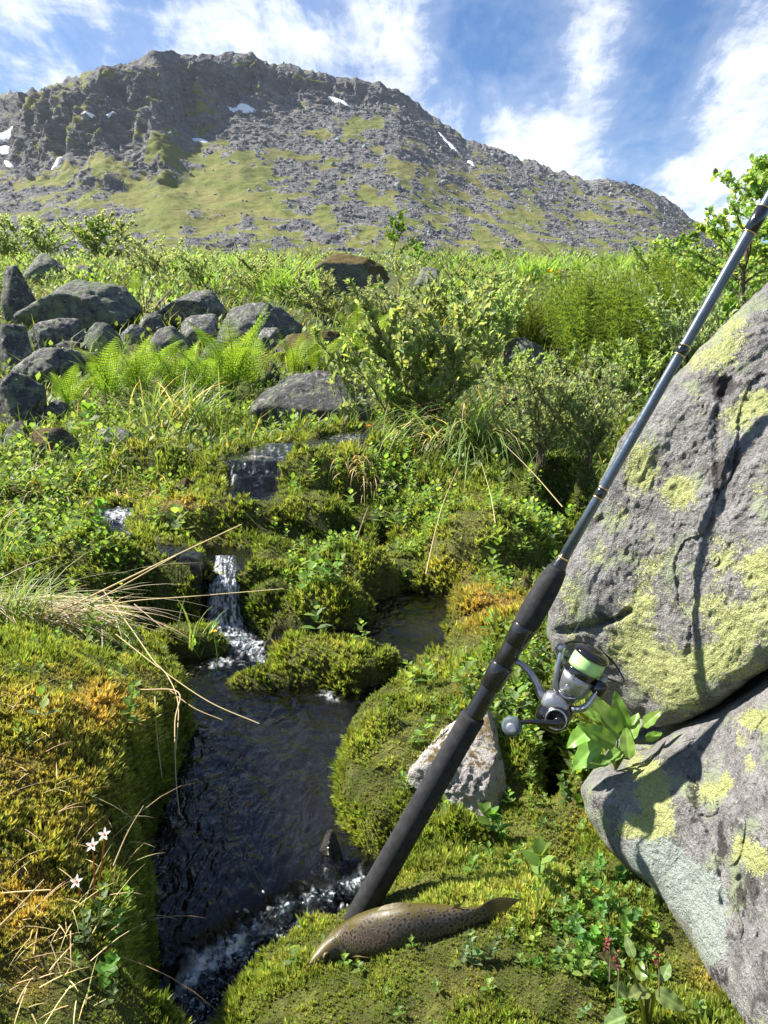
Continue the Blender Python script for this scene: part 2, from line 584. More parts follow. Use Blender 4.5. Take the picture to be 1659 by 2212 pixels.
# moss mounds: u centre, v top, v base, half width px, Y, depth/width
MOUNDS = [
    (345, 958, 1065, 150, 2.62, .8), (735, 972, 1085, 118, 2.42, .8), (395, 1082, 1185, 122, 2.10, .7), (650, 1072, 1190, 150, 2.13, .6),
    (1050, 1095, 1285, 175, 1.98, .8), (700, 1262, 1352, 115, 1.64, .7), (720, 1376, 1490, 150, 1.42, .65), (392, 1354, 1418, 100, 1.52, .6),
    (1040, 1290, 1390, 80, 1.52, .8), (835, 1548, 1860, 118, 1.03, .95), (1010, 1782, 1905, 105, .83, .55),
    (200, 1160, 1330, 235, 1.72, .45), (760, 1180, 1275, 110, 1.83, .6), (560, 1452, 1520, 100, 1.36, .5), (950, 1430, 1540, 90, 1.28, .8),
    (60, 1045, 1130, 120, 2.2, .5), (588, 1246, 1356, 66, 1.67, .9), (345, 1200, 1335, 108, 1.74, .5), (1210, 985, 1090, 90, 2.25, .8), (910, 1090, 1130, 40, 2.15, .8), (1020, 1480, 1640, 120, 1.12, .9),
]
MW = []
for (uc, vt, vb, hw, Y, dr) in MOUNDS:
    ct = PY(uc, vt, Y)
    t = Y / ray(uc, vt)[1]
    rx = hw * t / FPX
    ry = rx * dr
    zb = PY(uc, vb, Y - ry * .8)[2]
    MW.append((ct[0], Y, rx, ry, zb - .02, ct[2]))


PITS = []
for (uc, vc, hw, Y, ry, dz_) in [(828, 1130, 30, 2.05, .07, .22), (1195, 1770, 52, 1.0, .06, .14), (1205, 1040, 45, 2.2, .08, .2)]:
    c_0 = PY(uc, vc, Y)
    PITS.append((c_0[0], Y, hw * Y / FPX, ry, dz_))


def height(x, y, detail=True):
    x = np.asarray(x, float).ravel()
    y = np.asarray(y, float).ravel()
    z = land(x, y)
    r = np.hypot(x, y)
    p = np.stack([x, y, np.zeros_like(x)], -1)
    near = r < 6
    s, wl = np.full(len(x), 9.0), np.zeros(len(x))
    s[near], wl[near] = water(x[near], y[near])
    lift = np.maximum(0, wl + .014 - z) * np.exp(-(np.maximum(s, 0) / .10) ** 2)
    zl = z + lift
    bed = wl - .012 - .075 * sstep(0, .05, -s)
    k = sstep(-.004, .022, s)
    z = np.where(s < .5, bed * (1 - k) + zl * k, z)
    nw = .22 * fbm(p * 9.0, 3) + .08 * fbm(p * 31., 2)
    for (cx, cy, rx, ry, zb, zt) in MW:
        q = np.sqrt(((x - cx) / rx) ** 2 + ((y - cy) / ry) ** 2) * (1 + nw)
        m = q < 1
        dome = zb + (zt - zb) * (1 - np.clip(q, 0, 1) ** 2.6) ** .62
        z = np.where(m, np.maximum(z, dome), z)
    for (cx, cy, rx, ry, dz_) in PITS:
        q = np.sqrt(((x - cx) / rx) ** 2 + ((y - cy) / ry) ** 2) * (1 + nw)
        z = z - dz_ * sstep(1.0, .6, q)
    if detail:
        sc_ = np.clip(r, .5, 9)
        wet = 1 - .7 * sstep(.0, -.03, s)
        z = z + wet * (.016 * np.minimum(sc_, 2.2) * fbm(p * 7.0, 3) + .010 * (ridged(p * 16. + 6, 2) - .6) + .007 * fbm(p * 34., 3)) + .05 * sstep(2.5, 6, r) * fbm(p * 1.6 + 5, 3)
    return z


def gz(x, y):
    return float(height([x], [y])[0])


def blob(u, v, lst):
    o = np.zeros_like(u)
    for (bu, bv, ru, rv, amp) in lst:
        o = o + amp * np.exp(-(((u - bu) / ru) ** 2 + ((v - bv) / rv) ** 2))
    return o


ORANGE = [(40, 1960, 100, 100, .9), (150, 1530, 200, 70, .95), (80, 1690, 140, 90, .85), (200, 1800, 90, 90, .4), (390, 1090, 60, 18, .8), (1060, 1300, 90, 35, .8), (1040, 1350, 60, 40, .6),
          (1000, 2130, 90, 40, .45), (1290, 1740, 60, 70, .6), (1560, 2100, 80, 100, .8), (60, 2120, 80, 60, .5), (980, 1230, 70, 40, .4), (240, 965, 60, 25, .8), (600, 1120, 60, 30, .3)]
DARK = [(640, 1150, 130, 45, .9), (1010, 1840, 110, 60, .5), (330, 1800, 60, 150, .5), (400, 1700, 50, 100, .4), (480, 1040, 60, 40, .4), (830, 1110, 60, 60, .9),
        (590, 1290, 60, 50, .9), (330, 2100, 70, 120, .3), (1200, 1040, 80, 60, .8), (380, 1290, 90, 60, .4), (850, 1460, 40, 30, .4)]
YELLOW = [(400, 1110, 110, 30, .5), (640, 1085, 120, 20, .5), (735, 985, 100, 30, .6), (220, 1180, 200, 60, .45), (1060, 1140, 130, 60, .4), (700, 1275, 110, 40, .4), (200, 1060, 200, 40, .4), (1050, 1930, 260, 60, .8), (850, 1600, 110, 60, .7), (750, 1400, 120, 30, .6), (1000, 1180, 120, 70, .5), (400, 960, 120, 40, .7), (700, 1960, 120, 40, .5), (620, 2060, 80, 60, .4), (950, 1450, 100, 60, .5)]


def moss_col(x, y, z):
    u, v, t = proj(x, y, z)
    p = np.stack([x, y, z], -1)
    n1 = fbm(p * 6.0 + 3, 4)
    n2 = fbm(p * 21.0 + 9, 3)
    n3 = fbm(p * 2.2 + 30, 3)
    o = np.clip(blob(u, v, ORANGE) * (1 + n1 * 1.4) + .35 * n2 - .10, 0, 1)
    n4 = fbm(p * 48.0 + 19, 3)
    d = np.clip(blob(u, v, DARK) + .8 * n1 + .8 * n4 - .10, 0, 1)
    ye = np.clip(blob(u, v, YELLOW) + .7 * n2 + .5 * n3 - .8 * n4 + .20, 0, 1)
    base = np.array([.125, .160, .030])
    c = np.tile(base, (len(p), 1))
    c = c + (np.array([.26, .285, .075]) - c) * ye[:, None]
    c = c + (np.array([.040, .075, .012]) - c) * (d * .85)[:, None]
    c = c + (np.array([.40, .27, .085]) - c) * (o * .85)[:, None]
    far = sstep(2.6, 4.5, y)
    g = np.array([.15, .19, .060]) * (1 + .5 * n1[:, None])
    return np.clip(c * (1 - far[:, None]) + g * far[:, None], .005, .6)


# ground sheet: rings round the standpoint, dense ahead
ang = np.concatenate([np.linspace(-180, -52, 26)[:-1], np.linspace(-52, 52, 400), np.linspace(52, 180, 26)[1:-1]]) * math.pi / 180
rad = np.concatenate([[.02, .1, .2, .28, .34], np.exp(np.linspace(math.log(.38), math.log(16), 390)), np.exp(np.linspace(math.log(17), math.log(900), 26))])
AA, RR = np.meshgrid(ang, rad)
gx, gy = (np.sin(AA) * RR).ravel(), (np.cos(AA) * RR).ravel()
gh = height(gx, gy)
gc = moss_col(gx, gy, gh) * np.array([.62, .60, .62])
_nr = np.hypot(gx, gy) < 6
_ws, _wl = np.full(len(gx), 9.), np.zeros(len(gx))
_ws[_nr], _wl[_nr] = water(gx[_nr], gy[_nr])
_sub = (_ws < .008) & (gh < _wl)                      # stream bed: dark wet gravel
_bn = fbm(np.stack([gx, gy, gh], -1)[_sub] * 22, 4)[:, None]
gc[_sub] = np.array([.020, .020, .018]) * (1 + .8 * _bn) + np.clip(_bn - .25, 0, 1) * np.array([.10, .09, .03])
GV = np.stack([gx, gy, gh], -1)
GF = grid_faces(len(rad), len(ang), True)
obj('ground', mesh('ground', GV, GF, M_ground, True, gc), kind='structure')

# ------------------------------------------------------------------ stream water
FOAM = [(800, 1905, 55, 34, .85), (720, 1930, 60, 36, .85), (640, 1965, 60, 38, .85), (570, 2010, 55, 42, .85), (510, 2055, 55, 45, .9), (450, 2085, 50, 45, .9), (410, 2150, 40, 60, .85), (390, 2220, 40, 50, .5),
        (485, 1290, 30, 55, 1.3), (500, 1375, 45, 22, 1.0), (540, 1400, 40, 22, .9), (570, 1430, 30, 18, .6), (480, 1430, 40, 12, .55), (700, 1500, 25, 14, .7), (640, 1470, 30, 12, .5), (720, 1515, 20, 10, .6),
        (255, 1112, 45, 18, 1.0), (285, 1150, 30, 20, .7), (500, 1030, 12, 30, .7), (560, 1020, 40, 40, .28), (750, 945, 50, 14, .6), (690, 965, 40, 10, .4), (320, 1395, 30, 12, .6), (800, 1310, 60, 14, .12), (470, 1440, 60, 12, .4),
        (890, 1420, 40, 40, .22), (545, 1490, 30, 10, .4)]
wa = np.linspace(-.62, .42, 560)
wr = np.exp(np.linspace(math.log(.40), math.log(3.3), 640))
A2, R2 = np.meshgrid(wa, wr)
wx, wy = (np.sin(A2) * R2).ravel(), (np.cos(A2) * R2).ravel()
ws, wl = water(wx, wy)
wu, wvv, wt_ = proj(wx, wy, wl)
foam = blob(wu, wvv, FOAM)
pw = np.stack([wx, wy, np.zeros_like(wx)], -1)
flow = np.stack([wx * 1.0 + wy * .35, wy * .55 - wx * .2, np.zeros_like(wx)], -1)
calm = .0040 * fbm(flow * 17, 3) + .0020 * fbm(flow * 52 + 4, 2)
turb = .014 * ridged(pw * 44, 2) + .013 * fbm(pw * 85, 2) - .008
fz = np.clip(foam, 0, 1)
wz = wl + calm * (1 + .5 * sstep(1.0, 1.6, wy)) + turb * sstep(.15, .6, fz) * np.clip(1.3 - .25 * wy, .5, 1) * .8
foam_a = np.clip(foam + .55 * fbm(pw * 55 + 8, 3), 0, 1.3)
WF = grid_faces(len(wr), len(wa))
keep = (ws[WF] < .010).any(1)
WF = WF[keep]
used, inv = np.unique(WF, return_inverse=True)


def water_mat():
    m, n = new_mat('stream_water')
    co = n.n('ShaderNodeTexCoord').outputs['Object']
    fm = n.n('ShaderNodeAttribute', None, attribute_name='foam').outputs['Fac']
    mp_ = n.n('ShaderNodeMapping', {0: co, 2: (0, 0, R(18)), 3: (1.0, .5, 1.0)}).outputs[0]
    h = n.math('ADD', n.noise(mp_, 30, 2, 0.5, 1.6), n.math('MULTIPLY', n.noise(mp_, 85, 2, 0.5, 1.0), 0.30))
    b = n.n('ShaderNodeBump', {'Strength': 0.9, 'Distance': 0.009, 'Height': h})
    p = n.n('ShaderNodeBsdfPrincipled', {'Base Color': (0.62, 0.68, 0.70, 1), 'Roughness': 0.03, 'IOR': 1.333, 'Transmission Weight': 1.0, 'Normal': b.outputs[0]})
    stv = n.n('ShaderNodeMapping', {0: co, 3: (1.0, 1.0, .28)}).outputs[0]
    sp_ = n.ramp(n.noise(stv, 80, 3, 0.55), 0.28, 0.74)
    f = n.ramp(n.math('MULTIPLY', fm, n.math('ADD', n.math('MULTIPLY', sp_, .7), 0.50)), 0.32, 1.15, 0, 0.78)
    fo = n.n('ShaderNodeBsdfPrincipled', {'Base Color': (0.80, 0.84, 0.88, 1), 'Roughness': 0.25, 'Normal': b.outputs[0], 'Subsurface Weight': 0.0})
    finish(n, n.n('ShaderNodeMixShader', {0: f, 1: p, 2: fo}))
    return m


M_water = water_mat()
obj('stream_water', mesh('stream_water', np.stack([wx, wy, wz], -1)[used], inv.reshape(-1, 4), M_water, True, None, {'foam': foam_a[used]}), kind='structure')

# ================================================================== MOUNTAIN
SKYL = [(-700, 330), (-300, 270), (0, 207), (60, 197), (80, 190), (200, 152), (300, 127), (330, 108), (372, 102), (400, 116), (425, 121), (470, 115), (510, 111), (560, 122), (600, 135), (680, 152),
        (780, 172), (860, 190), (890, 208), (905, 222), (960, 265), (1010, 300), (1050, 312), (1100, 330), (1200, 366), (1275, 390), (1300, 386), (1360, 392), (1420, 413), (1490, 465), (1560, 520), (1700, 600), (2100, 680), (2600, 700)]
sa, se = [], []
for u, v in SKYL:
    a, b, c = ray(u, v)
    sa.append(a / b)
    se.append(c / b)
NC, NR = 570, 360
ma = np.linspace(-.74, .74, NC)
esky = np.interp(ma, sa, se)
E0 = 0.055
ss = np.linspace(0, 1, NR)
E = E0 + (esky[None] - E0).clip(.004) * ss[:, None]
mu, mv, _ = proj(np.broadcast_to(ma, E.shape) * 500, np.full(E.shape, 500.), CAMZ + E * 500)
CLIFF = [(330, 200, 130, 75, 1), (250, 220, 80, 60, .9), (540, 175, 130, 42, 1), (80, 260, 110, 50, .8), (90, 320, 90, 40, .8), (180, 290, 60, 60, .9), (820, 200, 130, 22, .8), (430, 230, 70, 40, .7), (700, 180, 80, 20, .7),
         (290, 290, 60, 50, .7), (40, 215, 80, 25, .8), (1330, 400, 60, 20, .5), (320, 370, 50, 25, .4), (215, 410, 40, 25, .5), (250, 410, 30, 20, .5), (360, 365, 30, 40, .5)]
GRASS = [(400, 283, 110, 20, .8), (325, 325, 70, 30, .8), (260, 395, 90, 30, .7), (450, 400, 110, 65, 1.1), (350, 510, 70, 35, 1.0), (500, 440, 80, 60, 1.0), (330, 440, 130, 30, .9), (60, 395, 100, 13, 1.0), (130, 370, 60, 12, .8), (625, 340, 80, 16, .8),
         (700, 295, 80, 16, .6), (775, 275, 60, 18, .6), (165, 190, 60, 12, .7), (880, 375, 70, 32, .7), (1000, 410, 70, 28, .7), (1130, 480, 80, 40, .8), (1180, 545, 70, 22, .9), (1270, 450, 70, 22, .6), (1360, 530, 60, 20, .6),
         (830, 420, 60, 25, .5), (900, 540, 60, 25, .7), (600, 500, 60, 30, .5), (560, 370, 60, 26, .8), (610, 220, 60, 18, .5), (450, 200, 30, 25, .4), (960, 470, 80, 20, .4), (440, 330, 60, 22, .8), (1050, 360, 60, 18, .4), (700, 470, 60, 18, .3), (60, 215, 60, 10, .3), (230, 160, 90, 12, .5), (640, 160, 60, 10, .3)]
cl = np.clip(blob(mu, mv, CLIFF), 0, 1)
st = 1.0 - .72 * cl
dD = st * (1.0 + 0 * E)
Dn = np.cumsum(dD, 0) / NR
D = 215 + Dn * 640
D0 = D.copy()
X = ma[None] * D
Z = CAMZ + E * D
P3 = np.stack([X, D, Z], -1)
pf = P3.reshape(-1, 3)
# relief: gullies, benches, blocky crags, boulder roughness
clf = cl.ravel()
grn = blob(mu, mv, GRASS).ravel()
gn = fbm(pf * .012 + 2, 4)
gn2 = .5 * fbm(pf * np.array([.05, .05, .09]) + 7, 4) + .6 * fbm(pf * np.array([.075, .020, .030]) + 57, 4)
gn3 = ridged(pf * .045 + 17, 4)
grass = sstep(.34, .66, grn * .62 + .50 * gn + 1.9 * gn2 - .5 * clf + .25 + .10 * sstep(330, 420, mv.ravel()) - .9 * np.clip(gn3 - .62, 0, 1) * 1.4)
gul = ridged(pf * np.array([.017, .007, .010]) + 4, 4)
lay = fbm(pf * np.array([.03, .03, .16]) + 13, 4)
grass = np.clip(grass + .8 * sstep(.12, .35, lay) * sstep(.25, .7, clf), 0, 1)
blk = ridged(pf * .07 + 3, 4, .55)
fin = fbm(pf * .21 + 1, 3, .6)
fin2 = fbm(pf * .5 + 21, 2, .6)
rocky = (1 - grass)
rib = ridged(pf * np.array([.020, .020, .005]) + 9, 5, .6)
rib2 = np.abs(fbm(pf * np.array([.055, .05, .018]) + 31, 4))
disp = (26 * (gul - .55) + 10 * lay + 26 * (rib - .55) + 12 * (rib2 - .2)) * (0.16 + .84 * clf) + 4.2 * (blk - .5) * (.25 + .75 * rocky) * (1 + .2 * clf) + 1.9 * fin * (.2 + .8 * rocky) + .9 * fin2 * (.15 + .85 * rocky) + 9 * fbm(pf * .008 + 40, 3)
edge = sstep(1.0, .93, np.broadcast_to(ss[:, None], E.shape)).ravel() * .75 + .25
dirn_ = np.stack([np.full(len(pf), -.25), np.full(len(pf), -.70), np.full(len(pf), .66)], -1)
pf2 = pf + dirn_ * (disp * edge * .85)[:, None]
skn = fbm(np.stack([pf[:, 0] * .06, pf[:, 0] * 0, pf[:, 0] * 0], -1), 4)
pf2[:, 2] += sstep(.93, 1, np.broadcast_to(ss[:, None], E.shape)).ravel() * (5.0 * skn + 5.0 * np.floor(3 * fbm(np.stack([pf[:, 0] * .11, pf[:, 0] * 0 + 3, pf[:, 0] * 0], -1), 3)) / 3)
MP = pf2.reshape(NR, NC, 3)
back = MP[-1] + np.array([0, 120, -70])
back2 = MP[-1] + np.array([0, 700, -320])
foot = np.stack([MP[0, :, 0], MP[0, :, 1] * .7, MP[0, :, 2] * 0 - 8], -1)
MPa = np.concatenate([foot[None], MP, back[None], back2[None]])
ga = np.concatenate([np.ones(NC), grass, np.full(2 * NC, .2)])
ca = np.concatenate([np.zeros(NC), clf, np.full(2 * NC, .2)])
br = np.concatenate([np.zeros(NC), np.clip(blob(mu, mv, [(530, 290, 40, 18, .9), (1000, 400, 120, 40, .5), (460, 470, 60, 14, .4), (620, 245, 60, 14, .6), (800, 330, 200, 30, .35)]).ravel(), 0, 1), np.zeros(2 * NC)])


def mountain_mat():
    m, n = new_mat('mountain')
    co = n.n('ShaderNodeTexCoord').outputs['Object']
    g = n.n('ShaderNodeAttribute', None, attribute_name='grass').outputs['Fac']
    cf = n.n('ShaderNodeAttribute', None, attribute_name='cliff').outputs['Fac']
    bw = n.n('ShaderNodeAttribute', None, attribute_name='heath').outputs['Fac']
    st_ = n.n('ShaderNodeMapping', {0: co, 3: (1, 1, 2.6)}).outputs[0]
    nb = n.noise(st_, .05, 6, .65)
    nm = n.noise(st_, .22, 6, .7)
    nf = n.noise(co, .9, 4, .7)
    rock = n.mix(n.ramp(nb, .35, .65), (.235, .235, .235), (.37, .365, .355))
    rock = n.mix(n.ramp(nm, .48, .66, 0, .6), rock, (.135, .135, .14))
    vo = n.voro(n.vmath('ADD', co, n.vmath('SCALE', n.noise(co, .1, 3, .5, 0, 1))), .33, 'F1', 1)
    n_sc = [q for q in n.t.nodes if q.type == 'VECT_MATH' and q.operation == 'SCALE'][-1]
    n_sc.inputs[3].default_value = 6.0
    vbw = n.n('ShaderNodeSeparateColor', {0: vo}).outputs[0]
    rock = n.mix(n.ramp(vbw, 0.0, 1.0, .45, 0.0), rock, (.09, .092, .10))
    rock = n.mix(n.ramp(nf, .60, .72, 0, .5), rock, (.40, .40, .41))
    gr = n.mix(n.ramp(n.noise(co, .035, 6, .65), .35, .65), (.125, .150, .032), (.185, .175, .055))
    gr = n.mix(n.ramp(nm, .48, .64, 0, .6), gr, (.060, .085, .020))
    gr = n.mix(n.math('MULTIPLY', bw, n.ramp(nm, .35, .6)), gr, (.145, .095, .045))
    e = n.math('ADD', g, n.math('MULTIPLY', n.math('SUBTRACT', n.noise(co, .30, 7, .72), .5), 1.9))
    c = n.mix(n.ramp(e, .40, .58), rock, gr)
    h = n.math('ADD', n.math('MULTIPLY', nm, 3.0), n.math('ADD', n.math('MULTIPLY', nf, 1.0), n.math('MULTIPLY', vbw, .9)))
    b = n.n('ShaderNodeBump', {'Strength': n.ramp(g, 0, 1, .95, .35), 'Distance': 2.6, 'Height': h})
    finish(n, n.n('ShaderNodeBsdfPrincipled', {'Base Color': c, 'Roughness': .92, 'Normal': b.outputs[0], 'Specular IOR Level': .15}))
    return m


M_mount = mountain_mat()
_mo = obj('mountain', mesh('mountain', MPa.reshape(-1, 3), grid_faces(NR + 3, NC), M_mount, False, None, {'grass': ga, 'cliff': ca, 'heath': br}), kind='structure')
_gf = ga[grid_faces(NR + 3, NC)].mean(1)
_mo.data.polygons.foreach_set('use_smooth', _gf > .35)

# ------------------------------------------------------------------ rock shapes
_ico = {}


def ico(sub):
    if sub not in _ico:
        bm = bmesh.new()
        bmesh.ops.create_icosphere(bm, subdivisions=sub, radius=1)
        V = np.array([v.co[:] for v in bm.verts])
        F = np.array([[v.index for v in f.verts] for f in bm.faces])
        bm.free()
        _ico[sub] = (V / np.linalg.norm(V, axis=1)[:, None], F)
    return _ico[sub]


def rock_shape(sub, seed, npl=13, p=22, rough=.05, fscale=3.0, tilt=False):
    V, F = ico(sub)
    r_ = np.random.default_rng(seed)
    n = r_.normal(size=(npl, 3))
    n /= np.linalg.norm(n, axis=1)[:, None]
    h = r_.uniform(.60, 1.0, npl)
    ax = np.array([[1, 0, 0], [-1, 0, 0], [0, 1, 0], [0, -1, 0], [0, 0, 1], [0, 0, -1.]])
    n = np.concatenate([n, ax])
    h = np.concatenate([h, np.full(6, 1.12)])
    if tilt:
        ex = np.array([[r_.normal(0, .18), -.62 + r_.normal(0, .12), .78], [-.66, -.30 + r_.normal(0, .2), .62], [.62, -.45 + r_.normal(0, .2), .5], [r_.normal(0, .25), .3, .9]])
        n = np.concatenate([n, ex / np.linalg.norm(ex, axis=1)[:, None]])
        h = np.concatenate([h, [r_.uniform(.56, .74), r_.uniform(.60, .80), r_.uniform(.62, .82), r_.uniform(.62, .8)]])
    q = np.clip(V @ n.T, 0, None) / h
    rr = (q ** p).sum(1) ** (-1.0 / p)
    rr = rr * (1 + rough * fbm(V * fscale + seed * 3.7, 5, .55) + rough * .6 * (ridged(V * fscale * 1.6 + seed, 3) - .5))
    U = V * rr[:, None]
    mn, mx = U.min(0), U.max(0)
    U = (U - (mn + mx) / 2) / ((mx - mn) / 2)
    return U, F


# scree: loose blocks lying on the slopes, uncountable
r1 = np.random.default_rng(21)
cand = r1.integers(0, NR * NC, 44000)
wgt = (1.06 - grass[cand]) * (.95 - .75 * clf[cand]) * sstep(1.0, .9, np.broadcast_to(ss[:, None], E.shape).ravel()[cand]) + .03
cand = cand[r1.random(len(cand)) < wgt * .62]
cand = cand[np.abs(ma[cand % NC]) < .58]
tv, tf = rock_shape(1, 5, 8, 8, .1)
tv = tv * np.array([1, .8, .7])
N = len(cand)
q = r1.normal(size=(N, 3, 3))
Q, _ = np.linalg.qr(q)
siz = np.exp(r1.normal(-1.05, .6, N)) * (D.ravel()[cand] / 480)
pb = PB()
pb.inst(tv, tf, Q * siz[:, None, None], pf2[cand] + np.array([0, 0, .3]), jitter((.265, .262, .26), N, .28, r1))


def scree_mat():
    m, n = new_mat('scree_blocks')
    a = n.n('ShaderNodeAttribute', None, attribute_name='col').outputs[0]
    co = n.n('ShaderNodeTexCoord').outputs['Object']
    c = n.mix(n.ramp(n.noise(co, .8, 4, .7), .4, .65, 0, .6), a, (.10, .10, .11))
    finish(n, n.n('ShaderNodeBsdfPrincipled', {'Base Color': c, 'Roughness': .92, 'Specular IOR Level': .15}))
    return m


obj('scree_rubble', pb.mesh('scree', scree_mat(), False), label='grey loose scree blocks strewn over the mountain slopes', cat='scree', kind='stuff')

# snow patches draped in hollows of the mountain
m_, n_ = new_mat('snow')
finish(n_, n_.n('ShaderNodeBsdfPrincipled', {'Base Color': (.86, .88, .92, 1), 'Roughness': .6}))
M_snow = m_
SNOW = [(522, 232, 33, 7, .12, 'widest white snow patch, under the dark cliff below the summit'), (731, 218, 27, 5, .28, 'slanting white snow strip below the ridge, right of the summit cliffs'),
        (433, 306, 19, 6, .2, 'small white snow patch on the green slope at the head of a scree tongue'), (962, 303, 16, 4, .3, 'upper of two white snow streaks close together under the right ridge'),
        (974, 317, 17, 5, .3, 'lower of two white snow streaks close together under the right ridge'), (12, 292, 28, 8, -.35, 'upper white snow patch at the left edge of the photo'),
        (8, 323, 15, 8, -.2, 'white snow patch at the left edge, second from the top'), (18, 354, 9, 6, .2, 'lowest small white snow patch at the left edge of the mountain'),
        (125, 354, 17, 4, -.3, 'thin white snow streak at the foot of the left crag'), (242, 248, 14, 4, .25, 'short white snow streak on a ledge of the big crag'),
        (193, 247, 13, 2.5, .1, 'faint thin white snow streak on the ledge left of the big crag'), (1018, 352, 9, 3, .3, 'tiny white snow speck among the scree of the right slope')]
MPs = MP.copy()
for _ in range(3):
    MPs[1:-1, 1:-1] = (MPs[1:-1, 1:-1] + MPs[:-2, 1:-1] + MPs[2:, 1:-1] + MPs[1:-1, :-2] + MPs[1:-1, 2:]) / 5
for k, (u, v, hw, hh, tl, lab) in enumerate(SNOW):
    d2 = ((proj(MPs[..., 0], MPs[..., 1], MPs[..., 2])[0] - u)) ** 2 + (proj(MPs[..., 0], MPs[..., 1], MPs[..., 2])[1] - v) ** 2
    j, i = np.unravel_index(np.argmin(d2), d2.shape)
    nth, nrr = 28, 7
    th = np.linspace(0, 2 * np.pi, nth, endpoint=False)
    rg = np.linspace(0, 1, nrr)
    wob = 1 + .3 * fbm(np.stack([np.cos(th) * 1.5 + k * 5, np.sin(th) * 1.5, np.zeros(nth)], -1), 3)
    du = (rg[:, None] * np.cos(th) * hw * wob)
    dv = (rg[:, None] * np.sin(th) * hh * .8 * wob) + du * tl
    # px -> grid steps
    cpx = (mu[j, min(i + 1, NC - 1)] - mu[j, i])
    rpx = (mv[min(j + 1, NR - 1), i] - mv[j, i]) if j < NR - 1 else -1
    ci = np.clip(i + du / cpx, 0, NC - 1.01)
    rj = np.clip(j + dv / rpx, 0, NR - 1.01)
    c0, r0 = ci.astype(int), rj.astype(int)
    fc, fr = (ci - c0)[..., None], (rj - r0)[..., None]
    S = (MPs[r0, c0] * (1 - fc) + MPs[r0, c0 + 1] * fc) * (1 - fr) + (MPs[r0 + 1, c0] * (1 - fc) + MPs[r0 + 1, c0 + 1] * fc) * fr
    dep = (2.2 * (1 - rg ** 3) - .6)[:, None, None]
    S = S + np.array([-.1, -.55, .8]) * dep
    obj('snow_patch', mesh('snow_patch', S.reshape(-1, 3), grid_faces(nrr, nth, True), M_snow), label=lab, cat='snow patch', group='old snow patches on the mountain')

# ------------------------------------------------------------------ where a line of sight meets the ground
_tt = np.exp(np.linspace(math.log(.30), math.log(26), 900))


def hit(u, v, off=0.0):
    a, b, c = ray(u, v)
    x, y, z = a * _tt, b * _tt, CAMZ + c * _tt
    g = height(x, y) + off
    w_ = np.nonzero(z < g)[0]
    k = w_[0] if len(w_) else int(np.argmin(np.abs(_tt - YB(v))))
    if 0 < k and len(w_):
        f0, f1 = z[k - 1] - g[k - 1], z[k] - g[k]
        f = f0 / (f0 - f1 + 1e-12)
        t = _tt[k - 1] * (1 - f) + _tt[k] * f
    else:
        t = _tt[k]
    return np.array([a * t, b * t, CAMZ + c * t])


# ================================================================== ROCKS
M_rockA = rock_mat('rock_grey_lichen', base=(.185, .183, .182), lich_amt=.4, white=.16, scale=2.6)
M_rockB = rock_mat('rock_dark', base=(.135, .134, .136), lich_amt=.3, scale=2.8, white=.16)
M_rockC = rock_mat('rock_green_lichen', base=(.175, .178, .17), lich=(.27, .32, .20), lich_amt=.75, scale=2.2)
M_rockD = rock_mat('rock_pale', base=(.22, .22, .215), lich_amt=.4, white=.4, scale=3.0)
M_rockE = rock_mat('rock_mossy', base=(.13, .128, .125), lich_amt=.3, moss=.8, scale=2.6, white=.15)
M_rockF = rock_mat('rock_moss_cap', base=(.20, .20, .19), lich=(.24, .28, .19), lich_amt=.5, moss=1.15, scale=2.0)
M_stone = rock_mat('stone_white', base=(.26, .24, .235), dark=(.05, .045, .045), lich_amt=.0, white=.85, moss=.30, scale=5.5)
M_wet = rock_mat('rock_wet', base=(.09, .08, .07), lich_amt=.1, wet=True, scale=2.0)
